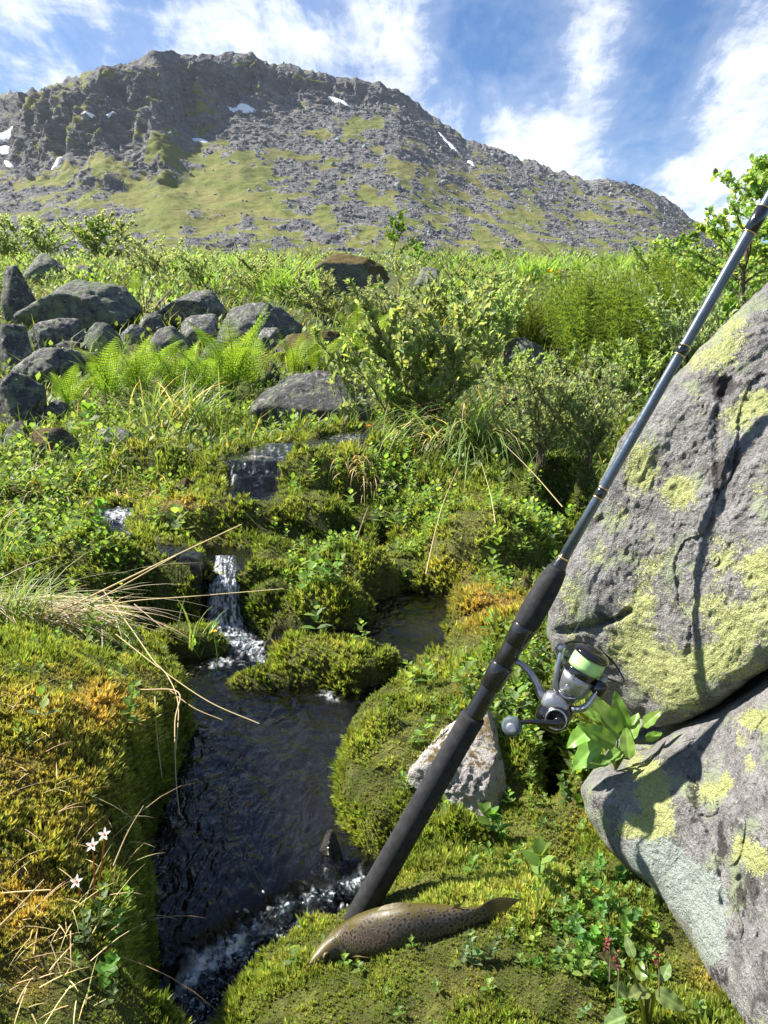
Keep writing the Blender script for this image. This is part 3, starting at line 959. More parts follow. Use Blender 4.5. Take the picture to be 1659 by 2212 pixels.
ROCKS = [
    (0, 572, 76, 722, 'B', .8, -6, 'tall dark upright boulder at the left edge beside the big slab'),
    (44, 544, 148, 622, 'C', .9, 8, 'grey-green pointed boulder behind the big slab, highest of the pile'),
    (143, 572, 208, 625, 'A', .9, 0, 'small grey boulder peeping over the big slab, right of the highest one'),
    (53, 604, 304, 728, 'C', .8, 3, 'biggest slab-like boulder of the left pile, flat green lichened top'),
    (38, 686, 182, 772, 'A', .8, 6, 'long flat dark boulder under the biggest slab'),
    (-20, 698, 76, 812, 'B', .9, -18, 'dark leaning boulder at the left edge under the upright one'),
    (177, 696, 268, 782, 'C', .8, 0, 'blocky boulder with pale green lichen below the biggest slab'),
    (22, 750, 206, 842, 'A', .8, 4, 'low grey boulder with mottled top above the leftmost ferns'),
    (-60, 800, 92, 935, 'B', .9, 10, 'large dark boulder cut by the left edge, beside the ferns'),
    (-10, 908, 68, 990, 'B', .9, 0, 'small dark boulder at the left edge, lowest of the pile'),
    (28, 922, 172, 1015, 'E', .8, -4, 'low white-flecked boulder with brown moss at the foot of the pile'),
    (296, 648, 338, 695, 'B', .9, 0, 'small dark stone wedged right behind the biggest slab'),
    (297, 676, 366, 735, 'B', .9, 4, 'dark boulder between the biggest slab and the white boulder'),
    (340, 626, 498, 715, 'A', .8, 4, 'broad rounded dark-grey boulder behind the white boulder'),
    (387, 677, 472, 755, 'D', .8, 5, 'whitish boulder above the ferns in the middle of the pile'),
    (313, 704, 416, 782, 'A', .8, -8, 'grey wedge-shaped boulder just above the ferns'),
    (468, 654, 652, 760, 'A', .8, 5, 'large rounded grey boulder at the right end of the pile'),
    (547, 707, 608, 768, 'D', .9, 0, 'small pale boulder below the large rounded one'),
    (596, 714, 748, 800, 'E', .8, 4, 'moss-topped boulder behind the ferns, right of the pale one'),
    (540, 765, 604, 840, 'E', .8, 0, 'dark moss-covered rock behind the tallest fern'),
    (548, 800, 802, 922, 'B', .65, 7, 'long two-tone boulder standing by the upper stream'),
    (198, 922, 302, 992, 'D', .8, 0, 'pale rock with orange moss beside the grass tussock'),
    (262, 700, 318, 745, 'D', .9, 10, 'small pale wedge under the right end of the biggest slab'),
    (205, 655, 262, 705, 'B', .9, -10, 'dark stone squeezed in below the biggest slab'),
    (100, 735, 182, 780, 'B', .9, 12, 'dark angular stone in the middle of the pile, left of the blocky one'),
    (430, 735, 500, 790, 'A', .9, -12, 'grey angular stone just behind the tallest fern'),
    (90, 862, 150, 925, 'A', .9, 8, 'grey stone half hidden by the leftmost fern'),
    (265, 762, 330, 800, 'B', .9, -6, 'dark low stone behind the fern row, under the wedge-shaped boulder'),
    (500, 735, 552, 775, 'D', .9, 9, 'pale chip of rock left of the small pale boulder'),
    (366, 758, 418, 806, 'B', .9, 0, 'small black rock hidden among the ferns'),
    (664, 546, 842, 650, 'F', .7, 3, 'flat-topped far boulder capped with orange moss'),
    (892, 576, 964, 646, 'C', .9, 0, 'small pale green boulder on the far slope'),
    (1090, 728, 1200, 815, 'A', .8, -8, 'pointed grey boulder beside the tall green horsetails'),
    (998, 652, 1030, 690, 'A', .9, 0, 'little grey stone amid willow shrubs on the middle slope'),
    (1075, 1243, 1185, 1330, 'E', .8, -12, 'grey stone with orange moss just left of the fore grip'),
    (672, 1795, 748, 1900, 'W', .8, 20, 'brown wet stone at the right rim of the pool'),
    (496, 980, 632, 1078, 'S', .7, 16, 'smooth wet slab the upper stream slides over'),
    (365, 1032, 425, 1075, 'E', .8, 0, 'small brownish stone in the moss left of the wet slab'),
    (1062, 828, 1182, 900, 'P', .8, 0, 'overhanging brown peat edge under the willows'),
    (1015, 575, 1052, 598, 'A', .8, 0, 'tiny grey rock on the crest of the slope'),
    (590, 572, 640, 590, 'D', .8, 0, 'tiny pale rock on the crest behind the bright grass'),
]
RM = {'A': M_rockA, 'B': M_rockB, 'C': M_rockC, 'D': M_rockD, 'E': M_rockE, 'F': M_rockF, 'W': M_wet, 'S': rock_mat('slab_wet', base=(.30, .275, .235), dark=(.11, .095, .08), lich_amt=.0, wet=True, scale=2.5), 'P': rock_mat('peat', base=(.055, .038, .025), dark=(.02, .014, .01), lich=(.10, .08, .03), lich_amt=.4, moss=.9, scale=3)}
for k, (u0, v0, u1, v1, mt, dr, tl, lab) in enumerate(ROCKS):
    Y = float(YB(v1 - 6))
    t = Y / ray((u0 + u1) / 2, v1)[1]
    hw = (u1 - u0) / 2 * t / FPX
    hd = hw * dr
    Yc = Y + hd * .55
    if mt in 'WS':
        Yc = {1795: .86, 980: 2.47}[v0]
    top = PY((u0 + u1) / 2, v0, Yc)
    bot = PY((u0 + u1) / 2, v1, Yc - hd * .5)
    hw = (u1 - u0) / 2 * (Yc / ray(0, (v0 + v1) / 2)[1]) / FPX
    zb = min(bot[2], gz(top[0], Yc)) - .04
    hz = (top[2] - zb) / 2
    U, F = rock_shape(5 if hw * FPX / Yc > 55 else 4, 140 + k, 10, 28, .12 if mt != 'W' else .05, 3.0, True)
    ca, sa_ = math.cos(R(tl)), math.sin(R(tl))
    U = U @ np.array([[ca, 0, -sa_], [0, 1, 0], [sa_, 0, ca]])
    mn, mx = U.min(0), U.max(0)
    U = (U - (mn + mx) / 2) / ((mx - mn) / 2) * np.array([hw, hd, hz])
    far = Yc > 2.4
    obj('boulder' if far else 'rock', mesh('boulder', U, F, RM[mt]), None, (top[0], Yc, zb + hz), lab, 'boulder' if far else 'rock', 'boulders of the slope' if far else None)


def outline_rock(name, outline, tpts, thick, mat, label, cat, nth=520, nring=190, rnd=.10, attrs=None, rough=.012, cracks=(), ctr=None):
    """a boulder with the outline seen in the view: near surface from depth samples, edges rounded back, closed behind"""
    ol = np.array(outline, float)
    c0 = ol.mean(0) if ctr is None else np.array(ctr, float)
    seg = np.linalg.norm(np.roll(ol, -1, 0) - ol, axis=1)
    cum = np.concatenate([[0], np.cumsum(seg)])
    s = np.linspace(0, cum[-1], nth, endpoint=False)
    cl_ = np.vstack([ol, ol[:1]])
    bu = np.stack([np.interp(s, cum, cl_[:, 0]), np.interp(s, cum, cl_[:, 1])], -1)
    for _ in range(3):
        bu = (np.roll(bu, 1, 0) + 2 * bu + np.roll(bu, -1, 0)) / 4
    jag = fbm(np.stack([bu[:, 0] * .03, bu[:, 1] * .03, np.zeros(nth)], -1), 4)
    bu = c0 + (bu - c0) * (1 + .020 * jag)[:, None]
    rho = np.linspace(0, 1, nring) ** .8
    UV = c0 + (bu - c0)[None] * rho[:, None, None]
    tp = np.array(tpts, float)
    q = tp[:, :2] / 400.
    n = len(q)
    A = np.zeros((n + 3, n + 3))
    A[:n, :n] = tps_k(((q[:, None] - q[None]) ** 2).sum(-1)) + np.eye(n) * 1e-3
    A[:n, n:] = np.column_stack([np.ones(n), q])
    A[n:, :n] = A[:n, n:].T
    wt = np.linalg.solve(A, np.concatenate([tp[:, 2], np.zeros(3)]))
    f = UV.reshape(-1, 2) / 400.
    dep = tps_k(((f[:, None] - q[None]) ** 2).sum(-1)) @ wt[:n] + wt[n] + f @ wt[n + 1:]
    rr = np.repeat(rho, nth)
    dep = dep + rnd * (1 - np.sqrt(np.clip(1 - rr ** 12, 0, 1)))
    V0 = PT(UV[..., 0].ravel(), UV[..., 1].ravel(), dep).T
    dsp = rough * (.9 * fbm(V0 * 4, 3) + .45 * np.round(2.2 * fbm(V0 * 6 + 8, 3)) / 2.2 + .45 * (ridged(V0 * 14 + 4, 4) - .5) + .32 * fbm(V0 * 50, 3) + .20 * fbm(V0 * 140, 2))
    for (pl, wdt, dpt) in cracks:
        pl = np.array(pl, float)
        d = np.full(len(f), 1e9)
        wob = 9 * fbm(V0 * 18 + 3, 3)
        for i in range(len(pl) - 1):
            e = pl[i + 1] - pl[i]
            wv = UV.reshape(-1, 2) - pl[i]
            t = np.clip((wv @ e) / (e @ e), 0, 1)
            d = np.minimum(d, np.linalg.norm(wv - t[:, None] * e, axis=1))
        dsp = dsp - dpt * np.exp(-((d + wob) / wdt) ** 2)
    dep2 = dep - dsp * (1 - .6 * rr ** 8)
    Vf = PT(UV[..., 0].ravel(), UV[..., 1].ravel(), dep2).T
    # back half
    nb = 26
    rb = np.linspace(1, 0, nb)[1:]
    edge = Vf.reshape(nring, nth, 3)[-1]
    cen = edge.mean(0)
    thd = np.array([.45, .85, -.12]) * thick
    Vb = [(cen + (edge - cen) * (r_ ** .5)) + thd * math.sqrt(1 - r_ ** 2) for r_ in rb]
    V = np.concatenate([Vf.reshape(nring, nth, 3)] + [b[None] for b in Vb])
    F = grid_faces(len(V), nth, True)
    V = V.reshape(-1, 3)
    at = {}
    for k, lst in (attrs or {}).items():
        val = np.clip(blob(UV[..., 0].ravel(), UV[..., 1].ravel(), lst), 0, 1.2)
        at[k] = np.concatenate([val, np.zeros(len(V) - len(val))])
    me = mesh(name, V, F, mat, True, None, at)
    return obj(name, me, None, None, label, cat)


M_boulder = rock_mat('boulder_map_lichen', base=(.25, .244, .238), dark=(.065, .06, .058), lich_amt=.25, scale=3.2, use_attr=True)
YL = [(1385, 1010, 38, 60, 1), (1470, 1065, 38, 42, 1), (1345, 1110, 30, 30, .5), (1560, 760, 50, 50, .6), (1600, 900, 60, 40, .6), (1640, 860, 50, 30, .6), (1500, 860, 30, 30, .4), (1450, 920, 40, 30, .35),
      (1360, 1390, 55, 70, .8), (1420, 1450, 50, 60, .7), (1480, 1490, 45, 70, .8), (1600, 1360, 60, 60, .8), (1640, 1230, 30, 50, .9), (1570, 1200, 40, 60, .55), (1390, 1290, 50, 50, .5), (1300, 1200, 40, 40, .45), (1230, 1290, 30, 60, .5), (1240, 1370, 30, 40, .4),
      (1540, 1430, 60, 50, .65), (1590, 700, 40, 40, .5), (1490, 780, 40, 40, .45), (1640, 1060, 30, 30, .5), (1400, 1220, 40, 30, .4), (1520, 1310, 60, 40, .5), (1280, 1110, 20, 30, .5), (1700, 1300, 60, 100, .5), (1470, 1210, 80, 60, .25), (1640, 1450, 60, 20, .4)]
YL2 = [(1410, 1700, 40, 60, 1), (1430, 1780, 38, 40, .9), (1370, 1790, 40, 25, .9), (1530, 1710, 35, 25, .8), (1570, 1690, 15, 25, .8), (1620, 1650, 20, 25, .6), (1600, 1830, 30, 40, .6), (1640, 1860, 30, 40, .9), (1660, 1560, 50, 25, .9), (1600, 1600, 20, 20, .6), (1370, 1655, 20, 15, .7), (1620, 1550, 30, 20, .6)]
GR2 = [(1400, 1850, 60, 50, .9), (1450, 1900, 60, 60, 1), (1530, 1980, 40, 70, 1.0), (1540, 2050, 30, 40, .9), (1510, 1930, 50, 50, .8), (1350, 1760, 40, 40, .5), (1420, 1780, 40, 40, .4)]
BK1 = [(1560, 860, 25, 60, .5), (1545, 1000, 12, 120, .6), (1570, 830, 60, 20, .5), (1640, 810, 30, 20, .5), (1560, 1150, 14, 100, .35), (1530, 1540, 90, 20, .5), (1620, 1470, 50, 18, .5), (1400, 850, 60, 30, .3), (1350, 900, 30, 40, .4)]
BK2 = [(1500, 1720, 25, 80, .6), (1560, 1820, 20, 60, .6), (1600, 1940, 50, 100, .5), (1480, 1600, 60, 20, .4), (1550, 2120, 60, 60, .55), (1420, 1840, 30, 14, .5), (1480, 1870, 14, 25, .5), (1650, 1700, 30, 60, .35)]
outline_rock('boulder', [(1180, 1350), (1186, 1290), (1205, 1235), (1235, 1175), (1275, 1090), (1305, 1020), (1338, 950), (1385, 890), (1440, 830), (1500, 765), (1560, 705), (1610, 655), (1660, 608), (1800, 520), (2050, 430), (2300, 600), (2350, 1100), (2200, 1350),
                         (1900, 1390), (1740, 1405), (1655, 1445), (1590, 1490), (1540, 1530), (1480, 1560), (1420, 1570), (1340, 1540), (1270, 1490), (1215, 1440), (1190, 1400)],
             [(1340, 960, .80), (1280, 1090, .835), (1200, 1250, .855), (1180, 1350, .86), (1330, 1500, .85), (1440, 1560, .79), (1500, 1500, .75), (1450, 1300, .765), (1500, 1000, .755), (1659, 1000, .69), (1659, 620, .80), (1659, 1440, .66), (1560, 1300, .70), (2000, 500, .8), (2000, 1000, .62), (2000, 1380, .58), (2300, 1000, .60), (1500, 765, .775)],
             .55, M_boulder, 'largest grey boulder with yellow-green lichen, the fishing rod leaning against it', 'boulder', 430, 165, .045, {'yellow': YL, 'black': BK1, 'grey': [(1340, 1480, 40, 40, .5)]}, .014,
             [([(1180, 1370), (1260, 1355), (1330, 1340), (1360, 1320)], 7, .012), ([(1570, 820), (1550, 900), (1548, 1000), (1560, 1100)], 12, .005), ([(1659, 760), (1600, 800), (1560, 850)], 12, .004), ([(1255, 1160), (1300, 1120)], 8, .008)], (1560, 1150))
outline_rock('boulder', [(1250, 1700), (1290, 1665), (1345, 1655), (1400, 1638), (1440, 1592), (1480, 1562), (1560, 1532), (1660, 1462), (1900, 1400), (2300, 1400), (2350, 2000), (2300, 2500), (1900, 2480), (1720, 2420), (1640, 2300), (1600, 2225), (1560, 2170),
                         (1525, 2110), (1490, 2040), (1455, 1985), (1410, 1920), (1360, 1880), (1310, 1830), (1270, 1770)],
             [(1250, 1700, .79), (1410, 1640, .77), (1500, 1570, .76), (1659, 1540, .66), (1500, 1900, .68), (1659, 2100, .56), (1530, 2140, .63), (1310, 1830, .76), (1659, 1800, .60), (2000, 1500, .52), (2000, 2000, .46), (1900, 2450, .5), (1450, 1750, .72), (1640, 2300, .55)],
             .5, M_boulder, 'lower lichened boulder right of the trout, below the deep dark crack', 'boulder', 400, 150, .045, {'yellow': YL2, 'black': BK2, 'grey': GR2}, .012,
             [([(1500, 1640), (1520, 1760), (1560, 1850), (1570, 1950)], 16, .010), ([(1600, 1900), (1640, 2020)], 10, .008)], (1640, 1850))
# pale stone behind the rod grip
U, F = rock_shape(6, 303, 9, 26, .12, 3.2)
hs = hit(1005, 1700)
Ys = hs[1] + .02
pc = PY(1005, 1655, Ys)
t = Ys / ray(0, 1655)[1]
U = U @ np.array([[math.cos(.35), 0, math.sin(.35)], [0, 1, 0], [-math.sin(.35), 0, math.cos(.35)]])
mn, mx = U.min(0), U.max(0)
U = (U - (mn + mx) / 2) / ((mx - mn) / 2) * np.array([128 * t / FPX, .075, 122 * t / FPX])
obj('stone', mesh('stone', U, F, M_stone), None, (pc[0], Ys, pc[2]), 'whitish angular stone set in moss behind the rod grip', 'stone')

# ================================================================== MOSS (sprigs, uncountable)
fc = GV[GF]
ctr = fc.mean(1)
d1, d2 = fc[:, 2] - fc[:, 0], fc[:, 3] - fc[:, 1]
nrm = np.cross(d2, d1)
area = .5 * np.linalg.norm(nrm, axis=1)
nrm /= np.linalg.norm(nrm, axis=1)[:, None] + 1e-12
nrm *= np.sign(nrm[:, 2:3] + 1e-9)
fu, fv, ft = proj(ctr[:, 0], ctr[:, 1], ctr[:, 2])
fr_ = np.linalg.norm(ctr - np.array([0, 0, CAMZ]), axis=1)
fs, fw = np.full(len(ctr), 9.), np.zeros(len(ctr))
nn = (fr_ < 6) & (ft > .2)
fs[nn], fw[nn] = water(ctr[nn, 0], ctr[nn, 1])
dry = ~((fs < .008) & (ctr[:, 2] < fw - .004))
inview = (ft > .25) & (fu > -160) & (fu < 1820) & (fv > 380) & (fv < 2420)
facing = (nrm * (np.array([0, 0, CAMZ]) - ctr)).sum(1) > -.2 * fr_


def scatter(mask, spacing, r, maxn=10 ** 7):
    """points on the ground faces; spacing may be an array per face"""
    e = np.where(mask, area / spacing ** 2, 0)
    n = np.floor(e + r.random(len(e))).astype(int)
    idx = np.repeat(np.arange(len(e)), n)
    if len(idx) > maxn:
        idx = r.choice(idx, maxn, False)
    a, b = r.random(len(idx))[:, None], r.random(len(idx))[:, None]
    c = fc[idx]
    p = (c[:, 0] * (1 - a) + c[:, 1] * a) * (1 - b) + (c[:, 3] * (1 - a) + c[:, 2] * a) * b
    return p, nrm[idx], idx


# a moss shoot: pointed leaflets round an upright axis
tv, tf, tb = [], [], []
for ring, (zb, zt, ro, nl, ph) in enumerate([(0.0, .65, .36, 3, 0.), (.3, 1.05, .20, 3, 1.0)]):
    for j in range(nl):
        th = ph + 2 * math.pi * j / nl
        dx, dy = math.cos(th), math.sin(th)
        i0 = len(tv)
        wd = .15 if ring < 2 else .12
        tv += [[-dy * wd, dx * wd, zb], [dy * wd, -dx * wd, zb], [dx * ro, dy * ro, zt]]
        tf.append([i0, i0 + 1, i0 + 2])
        tb += [.55, .55, 1.25]
tv, tf, tb = np.array(tv), np.array(tf), np.array(tb)
r2 = np.random.default_rng(11)
HERBY = [(1000, 1560, 60, 40, .5), (1250, 2020, 120, 90, .7), (1360, 2120, 90, 90, .7), (1180, 1620, 80, 60, .9), (1080, 1480, 80, 60, .9), (1130, 1560, 60, 60, .9), (1160, 1150, 90, 60, 1), (900, 1120, 60, 70, 1), (1180, 1400, 60, 60, .8),
         (150, 1080, 120, 60, .8), (250, 1240, 150, 80, .9), (420, 1260, 60, 50, .6), (690, 1260, 80, 50, .9), (740, 1310, 60, 30, .6), (850, 1430, 30, 30, .7), (230, 2050, 60, 70, .6), (60, 1150, 100, 80, .6), (720, 1215, 90, 30, .7),
         (640, 900, 80, 40, .9), (850, 1000, 50, 80, 1), (200, 930, 60, 40, .8), (100, 1010, 80, 40, .7), (400, 1480, 60, 40, .5), (420, 900, 250, 30, .5), (330, 1210, 100, 60, .6)]
sp_ = .0031 * np.maximum(fr_, .6) / .7
mk = inview & dry & facing & (fr_ < 3.6)
p, nv, ix = scatter(mk, sp_ * np.where(fr_ < 1.25, .68, .90), r2, 132000)
N = len(p)
dirs = nv * .75 + np.array([0, 0, .55]) + r2.normal(0, .28, (N, 3))
Mx = frames(dirs, r2.normal(size=(N, 3)))
# template axis is z -> use Y axis of the frame as z
Mx = np.stack([Mx[..., 0], Mx[..., 2], Mx[..., 1]], -1)
cl1 = .5 + .5 * fbm(p * 26, 2)
L = .0055 * (fr_[ix] / .7) ** .85 * np.exp(r2.normal(0, .28, N)) * (.6 + .8 * cl1) * (.42 + 1.0 * sstep(-.35, .40, fbm(p * 11 + 70, 3)))
mc = moss_col(p[:, 0], p[:, 1], p[:, 2]) * np.exp(r2.normal(0, .22, (N, 1))) * (1 + r2.normal(0, .06, (N, 3)))
pb = PB()
pb.inst(tv, tf, Mx * L[:, None, None], p - nv * .001, np.clip(mc[:, None, :] * tb[None, :, None], .004, .8))
obj('moss', pb.mesh('moss', M_moss, False), label='yellow-green and rusty moss carpeting the banks and mounds of the stream', cat='moss', kind='stuff')

# ------------------------------------------------------------------ small-leaved herbs between the moss (uncountable)
hd_ = blob(fu, fv, HERBY) + .06
hd_ = hd_ * (.75 + .6 * fbm(ctr * np.array([9., 9., 9.]) + 2, 2))
msk = inview & dry & (fr_ < 4.2) & (hd_ > .03)
spc = .021 * np.maximum(fr_, .7) ** .62 / np.sqrt(np.clip(hd_, .03, 1.2))
p, nv, ix = scatter(msk & (fs > .05), spc * .75, r2, 9000)
pb = PB()
N = len(p)
hh = .0175 * fr_[ix] ** .45 * (.55 + .45 * sstep(.8, 1.4, fr_[ix])) * np.exp(r2.normal(0, .3, N))
for lev in range(4):
    for sgn in (0, 1):
        th = r2.random(N) * .5 + lev * 1.57 + sgn * math.pi
        el = .25 + .22 * lev + r2.normal(0, .15, N)
        d = np.stack([np.cos(th) * np.cos(el), np.sin(th) * np.cos(el), np.sin(el)], -1)
        T = p + np.array([0, 0, 1.]) * (hh * (.35 + .3 * lev))[:, None] * (1 + 0 * p[:, :1])
        ll = hh * (.75 - .08 * lev)
        wsc = np.array([1.25, 1, 1])
        pk = r2.random(N)[:, None]
        base = np.where(pk < .5, np.array([.105, .175, .035]), np.where(pk < .85, np.array([.16, .205, .055]), np.array([.12, .16, .075])))
        C = base * np.exp(r2.normal(0, .2, (N, 1)))
        pb.inst(LEAF_V * wsc, LEAF_F, frames(d) * ll[:, None, None], T, C)
obj('herb_carpet', pb.mesh('herbs', M_leaf), label='low carpet of tiny bright green herbs growing through the moss', cat='herbs', kind='stuff')


# ------------------------------------------------------------------ grass blades
def blades(pb, base, az, length, lean, width, col, droop=1.0, K=5, r=rng):
    """N arching blades: lean = angle from upright at the root, droop adds bend toward the tip"""
    N = len(base)
    s = np.linspace(0, 1, K)
    P_ = np.zeros((N, K, 3))
    P_[:, 0] = base
    for i in range(1, K):
        a = lean + droop * (s[i] ** 1.5)
        st = length / (K - 1)
        P_[:, i, 0] = P_[:, i - 1, 0] + np.sin(a) * np.cos(az) * st
        P_[:, i, 1] = P_[:, i - 1, 1] + np.sin(a) * np.sin(az) * st
        P_[:, i, 2] = P_[:, i - 1, 2] + np.cos(a) * st
    tw = az + math.pi / 2 + r.normal(0, .5, N)
    side = np.stack([np.cos(tw), np.sin(tw), np.zeros(N)], -1)
    wd = width[:, None] * np.clip(1.05 - s ** 2.2, .06, 1)[None]
    Lf = P_ - side[:, None] * wd[..., None]
    Rt = P_ + side[:, None] * wd[..., None]
    V = np.concatenate([Lf, Rt], 1).reshape(-1, 3)
    i = np.arange(K - 1)
    f = np.stack([i, i + 1, i + 1 + K, i + K], -1)
    F = (f[None] + (np.arange(N) * 2 * K)[:, None, None]).reshape(-1, 4)
    pb.add(V, F, np.repeat(col, 2 * K, 0))


# meadow cover of the slope behind the stream
r3 = np.random.default_rng(17)
msk = inview & (fr_ > 2.5) & (fr_ < 17) & dry & (fs > .02) & ~((np.abs(fu - 752) < 105) & (fv > 595) & (fv < 655)) & ~((np.abs(fu - 928) < 45) & (fv > 600) & (fv < 650))
p, nv, ix = scatter(msk, .034 * (fr_ / 3) ** .95, r3, 26000)
N = len(p)
pb = PB()
gcol = np.where((r3.random(N) < .12)[:, None], np.array([.30, .24, .10]), np.array([.095, .145, .032])) * np.exp(r3.normal(0, .25, (N, 1)))
blades(pb, p, r3.random(N) * 6.28, .10 * (fr_[ix] / 3) ** .5 * np.exp(r3.normal(0, .3, N)), r3.normal(.2, .2, N), .0022 * (fr_[ix] / 3) ** .8, gcol, .9, 3, r3)
# leaf litter of low herbs
p, nv, ix = scatter(msk, .040 * (fr_ / 3) ** .95, r3, 26000)
N = len(p)
el = r3.uniform(.1, 1.1, N)
th = r3.random(N) * 6.28
d = np.stack([np.cos(th) * np.cos(el), np.sin(th) * np.cos(el), np.sin(el)], -1)
pick = r3.random(N)[:, None]
C = np.where(pick < .5, np.array([.11, .17, .045]), np.where(pick < .8, np.array([.15, .19, .085]), np.array([.085, .13, .03]))) * np.exp(r3.normal(0, .25, (N, 1)))
pb.inst(QUAD_V, QUAD_F, frames(d, None, r3.normal(0, .4, N)) * (.030 * (fr_[ix] / 3) ** .7 * np.exp(r3.normal(0, .25, N)))[:, None, None], p + np.array([0, 0, 1.]) * (r3.random((N, 1)) * .07 * (fr_[ix] / 3)[:, None] ** .6), C)
obj('meadow_grass', pb.mesh('meadow', M_grass), label='low grass and herbs covering the slope between boulders and shrubs', cat='grass', kind='stuff')

# ================================================================== SHRUBS
def willow_meshes(seed, nstem=9, nleaf=2200, leaf=.045, col=(.19, .25, .115), spread=.55, airy=.0):
    """unit-height shrub: woody stems and foliage"""
    r = np.random.default_rng(seed)
    st, lf = PB(), PB()
    tips = []
    for i in range(nstem):
        az = 2 * math.pi * (i + r.random() * .6) / nstem
        ln = r.uniform(.75, 1.1)
        k = np.linspace(0, 1, 7)
        out = spread * r.uniform(.35, 1.1) * k ** 1.25
        wob = np.cumsum(r.normal(0, .022, (7, 3)), 0)
        pts = np.stack([np.cos(az) * out, np.sin(az) * out, ln * (k - .28 * k ** 2) * 1.15], -1) + wob
        pts[0, 2] = -.05
        st.tube(pts, np.linspace(.010, .003, 7), (.1, .08, .06), 5)
        tips.append((pts[1:], 1.0))
        for j in range(r.integers(5, 8)):
            b = r.integers(1, 7)
            p0 = pts[b]
            a2 = az + r.normal(0, 1.1)
            l2 = r.uniform(.18, .42)
            kk = np.linspace(0, 1, 5)
            q = p0 + np.stack([np.cos(a2) * l2 * kk * .75, np.sin(a2) * l2 * kk * .75, l2 * (kk * .35 + .45 * kk ** 2)], -1) + np.cumsum(r.normal(0, .012, (5, 3)), 0)
            st.tube(q, np.linspace(.005, .0018, 5), (.1, .08, .06), 4)
            tips.append((q, .8))
            for m in range(r.integers(1, 4)):
                b3 = r.integers(1, 5)
                a3 = a2 + r.normal(0, 1.2)
                l3 = r.uniform(.10, .22)
                k3 = np.linspace(0, 1, 4)
                q3 = q[b3] + np.stack([np.cos(a3) * l3 * k3 * .6, np.sin(a3) * l3 * k3 * .6, l3 * k3 * .8], -1)
                st.tube(q3, np.linspace(.004, .0015, 4), (.11, .09, .06), 3)
                tips.append((q3, .7))
    tot = sum(len(q) for q, _ in tips)
    per = max(1, nleaf // len(tips))
    for q, _ in tips:
        n = per
        x = r.random(n) ** .7 * (len(q) - 1)
        i = np.minimum(x.astype(int), len(q) - 2)
        f = (x - i)[:, None]
        pos = q[i] * (1 - f) + q[i + 1] * f
        tw = q[-1] - q[0]
        tw = tw / (np.linalg.norm(tw) + 1e-9)
        d = tw * .7 + r.normal(0, .55, (n, 3)) + np.array([0, 0, .25])
        c = jitter(col, n, .2, r)
        pale = r.random(n) < .25
        c[pale] = c[pale] * .55 + np.array([.20, .24, .17]) * .55
        lf.inst(LEAF_V, LEAF_F, frames(d, None, r.normal(0, .6, n)) * (leaf * np.exp(r.normal(0, .25, n)))[:, None, None], pos, c)
    return st.mesh('stems', M_bark), lf.mesh('foliage', M_leaf)


WV = [willow_meshes(1, 10, 5200, .058), willow_meshes(2, 11, 5200, .050, (.19, .245, .135)), willow_meshes(3, 8, 3200, .065, (.20, .275, .10), .65), willow_meshes(4, 10, 5200, .052, (.21, .25, .15), .75),
      willow_meshes(5, 4, 320, .12, (.165, .215, .11), .3)]


def plant(name, parts, u, v, hpx, wf, rz, label, cat, group=None, Y=None, tilt=0.0):
    b = hit(u, v) if Y is None else PY(u, v, Y)
    if Y is not None:
        b[2] = gz(b[0], b[1])
    t = b[1] / ray(u, v)[1]
    h = hpx * t / FPX
    e = obj(name, None, None, b, label, cat, group)
    e.rotation_euler = (tilt, 0, rz)
    e.scale = (h * wf, h * wf, h)
    for nm, me in parts:
        obj(nm, me, e)
    return e


def willow(var, u, v, h, wf, label, Y=None):
    s, f = WV[var]
    return plant('willow_shrub', (('stems', s), ('foliage', f)), u, v, h, wf, random.random() * 6.28, label, 'shrub', 'willow shrubs on the slope', Y)


willow(0, 935, 955, 275, .95, 'tall light green willow in the middle, between upper stream and horsetails')
willow(2, 860, 930, 200, .9, 'light green willow leaning over the upper stream beside the two-tone boulder')
willow(4, 745, 935, 150, .8, 'single sparse willow sprig with fat leaves in front of the two-tone boulder')
willow(1, 1170, 1000, 190, .9, 'grey-green willow above the drooping grass tussock')
willow(1, 1270, 1010, 190, .8, 'grey-green willow just left of the rod, above the dark hollow')
willow(0, 1050, 800, 150, 1.0, 'willow on the slope left of the pointed grey boulder')
willow(2, 1350, 880, 130, .9, 'grey-green willow in front of the horsetails, beside the rod')
willow(1, 1480, 800, 190, .8, 'willow behind the largest boulder, right of the rod', 4.0)
willow(3, 915, 690, 60, 1.3, 'low silvery willow under the small pale green boulder')
willow(3, 830, 700, 60, 1.4, 'low silvery willow below the moss-capped boulder')
willow(3, 560, 640, 75, 1.5, 'low grey willow behind the large rounded boulder')
willow(1, 430, 625, 65, 1.5, 'low grey willow above the broad rounded boulder')
willow(3, 330, 610, 75, 1.4, 'grey willow with bare twigs right of the biggest slab')
willow(3, 230, 580, 90, 1.3, 'bushy grey willow behind the boulder pile')
willow(1, 100, 560, 70, 1.4, 'grey willow behind the highest boulder of the pile')
willow(1, 25, 575, 85, 1.3, 'grey willow at the left edge behind the upright boulder')
willow(3, 700, 700, 90, 1.3, 'grey willow with bare twigs right of the pile of boulders')
willow(0, 980, 720, 100, 1.2, 'light green willow on the middle slope near the little grey stone')
willow(2, 1120, 880, 110, 1.0, 'small willow over the overhanging brown turf edge')
willow(1, 1030, 640, 55, 1.4, 'low silvery willow right of the small pale green boulder')
willow(1, 1250, 650, 60, 1.3, 'low willow with reddish stems behind the horsetails')
willow(0, 1560, 640, 110, 1.1, 'light green willow under the birch, right of the rod', 7.0)
willow(2, 1420, 620, 90, 1.1, 'green shrub left of the rod under the birch', 8.0)

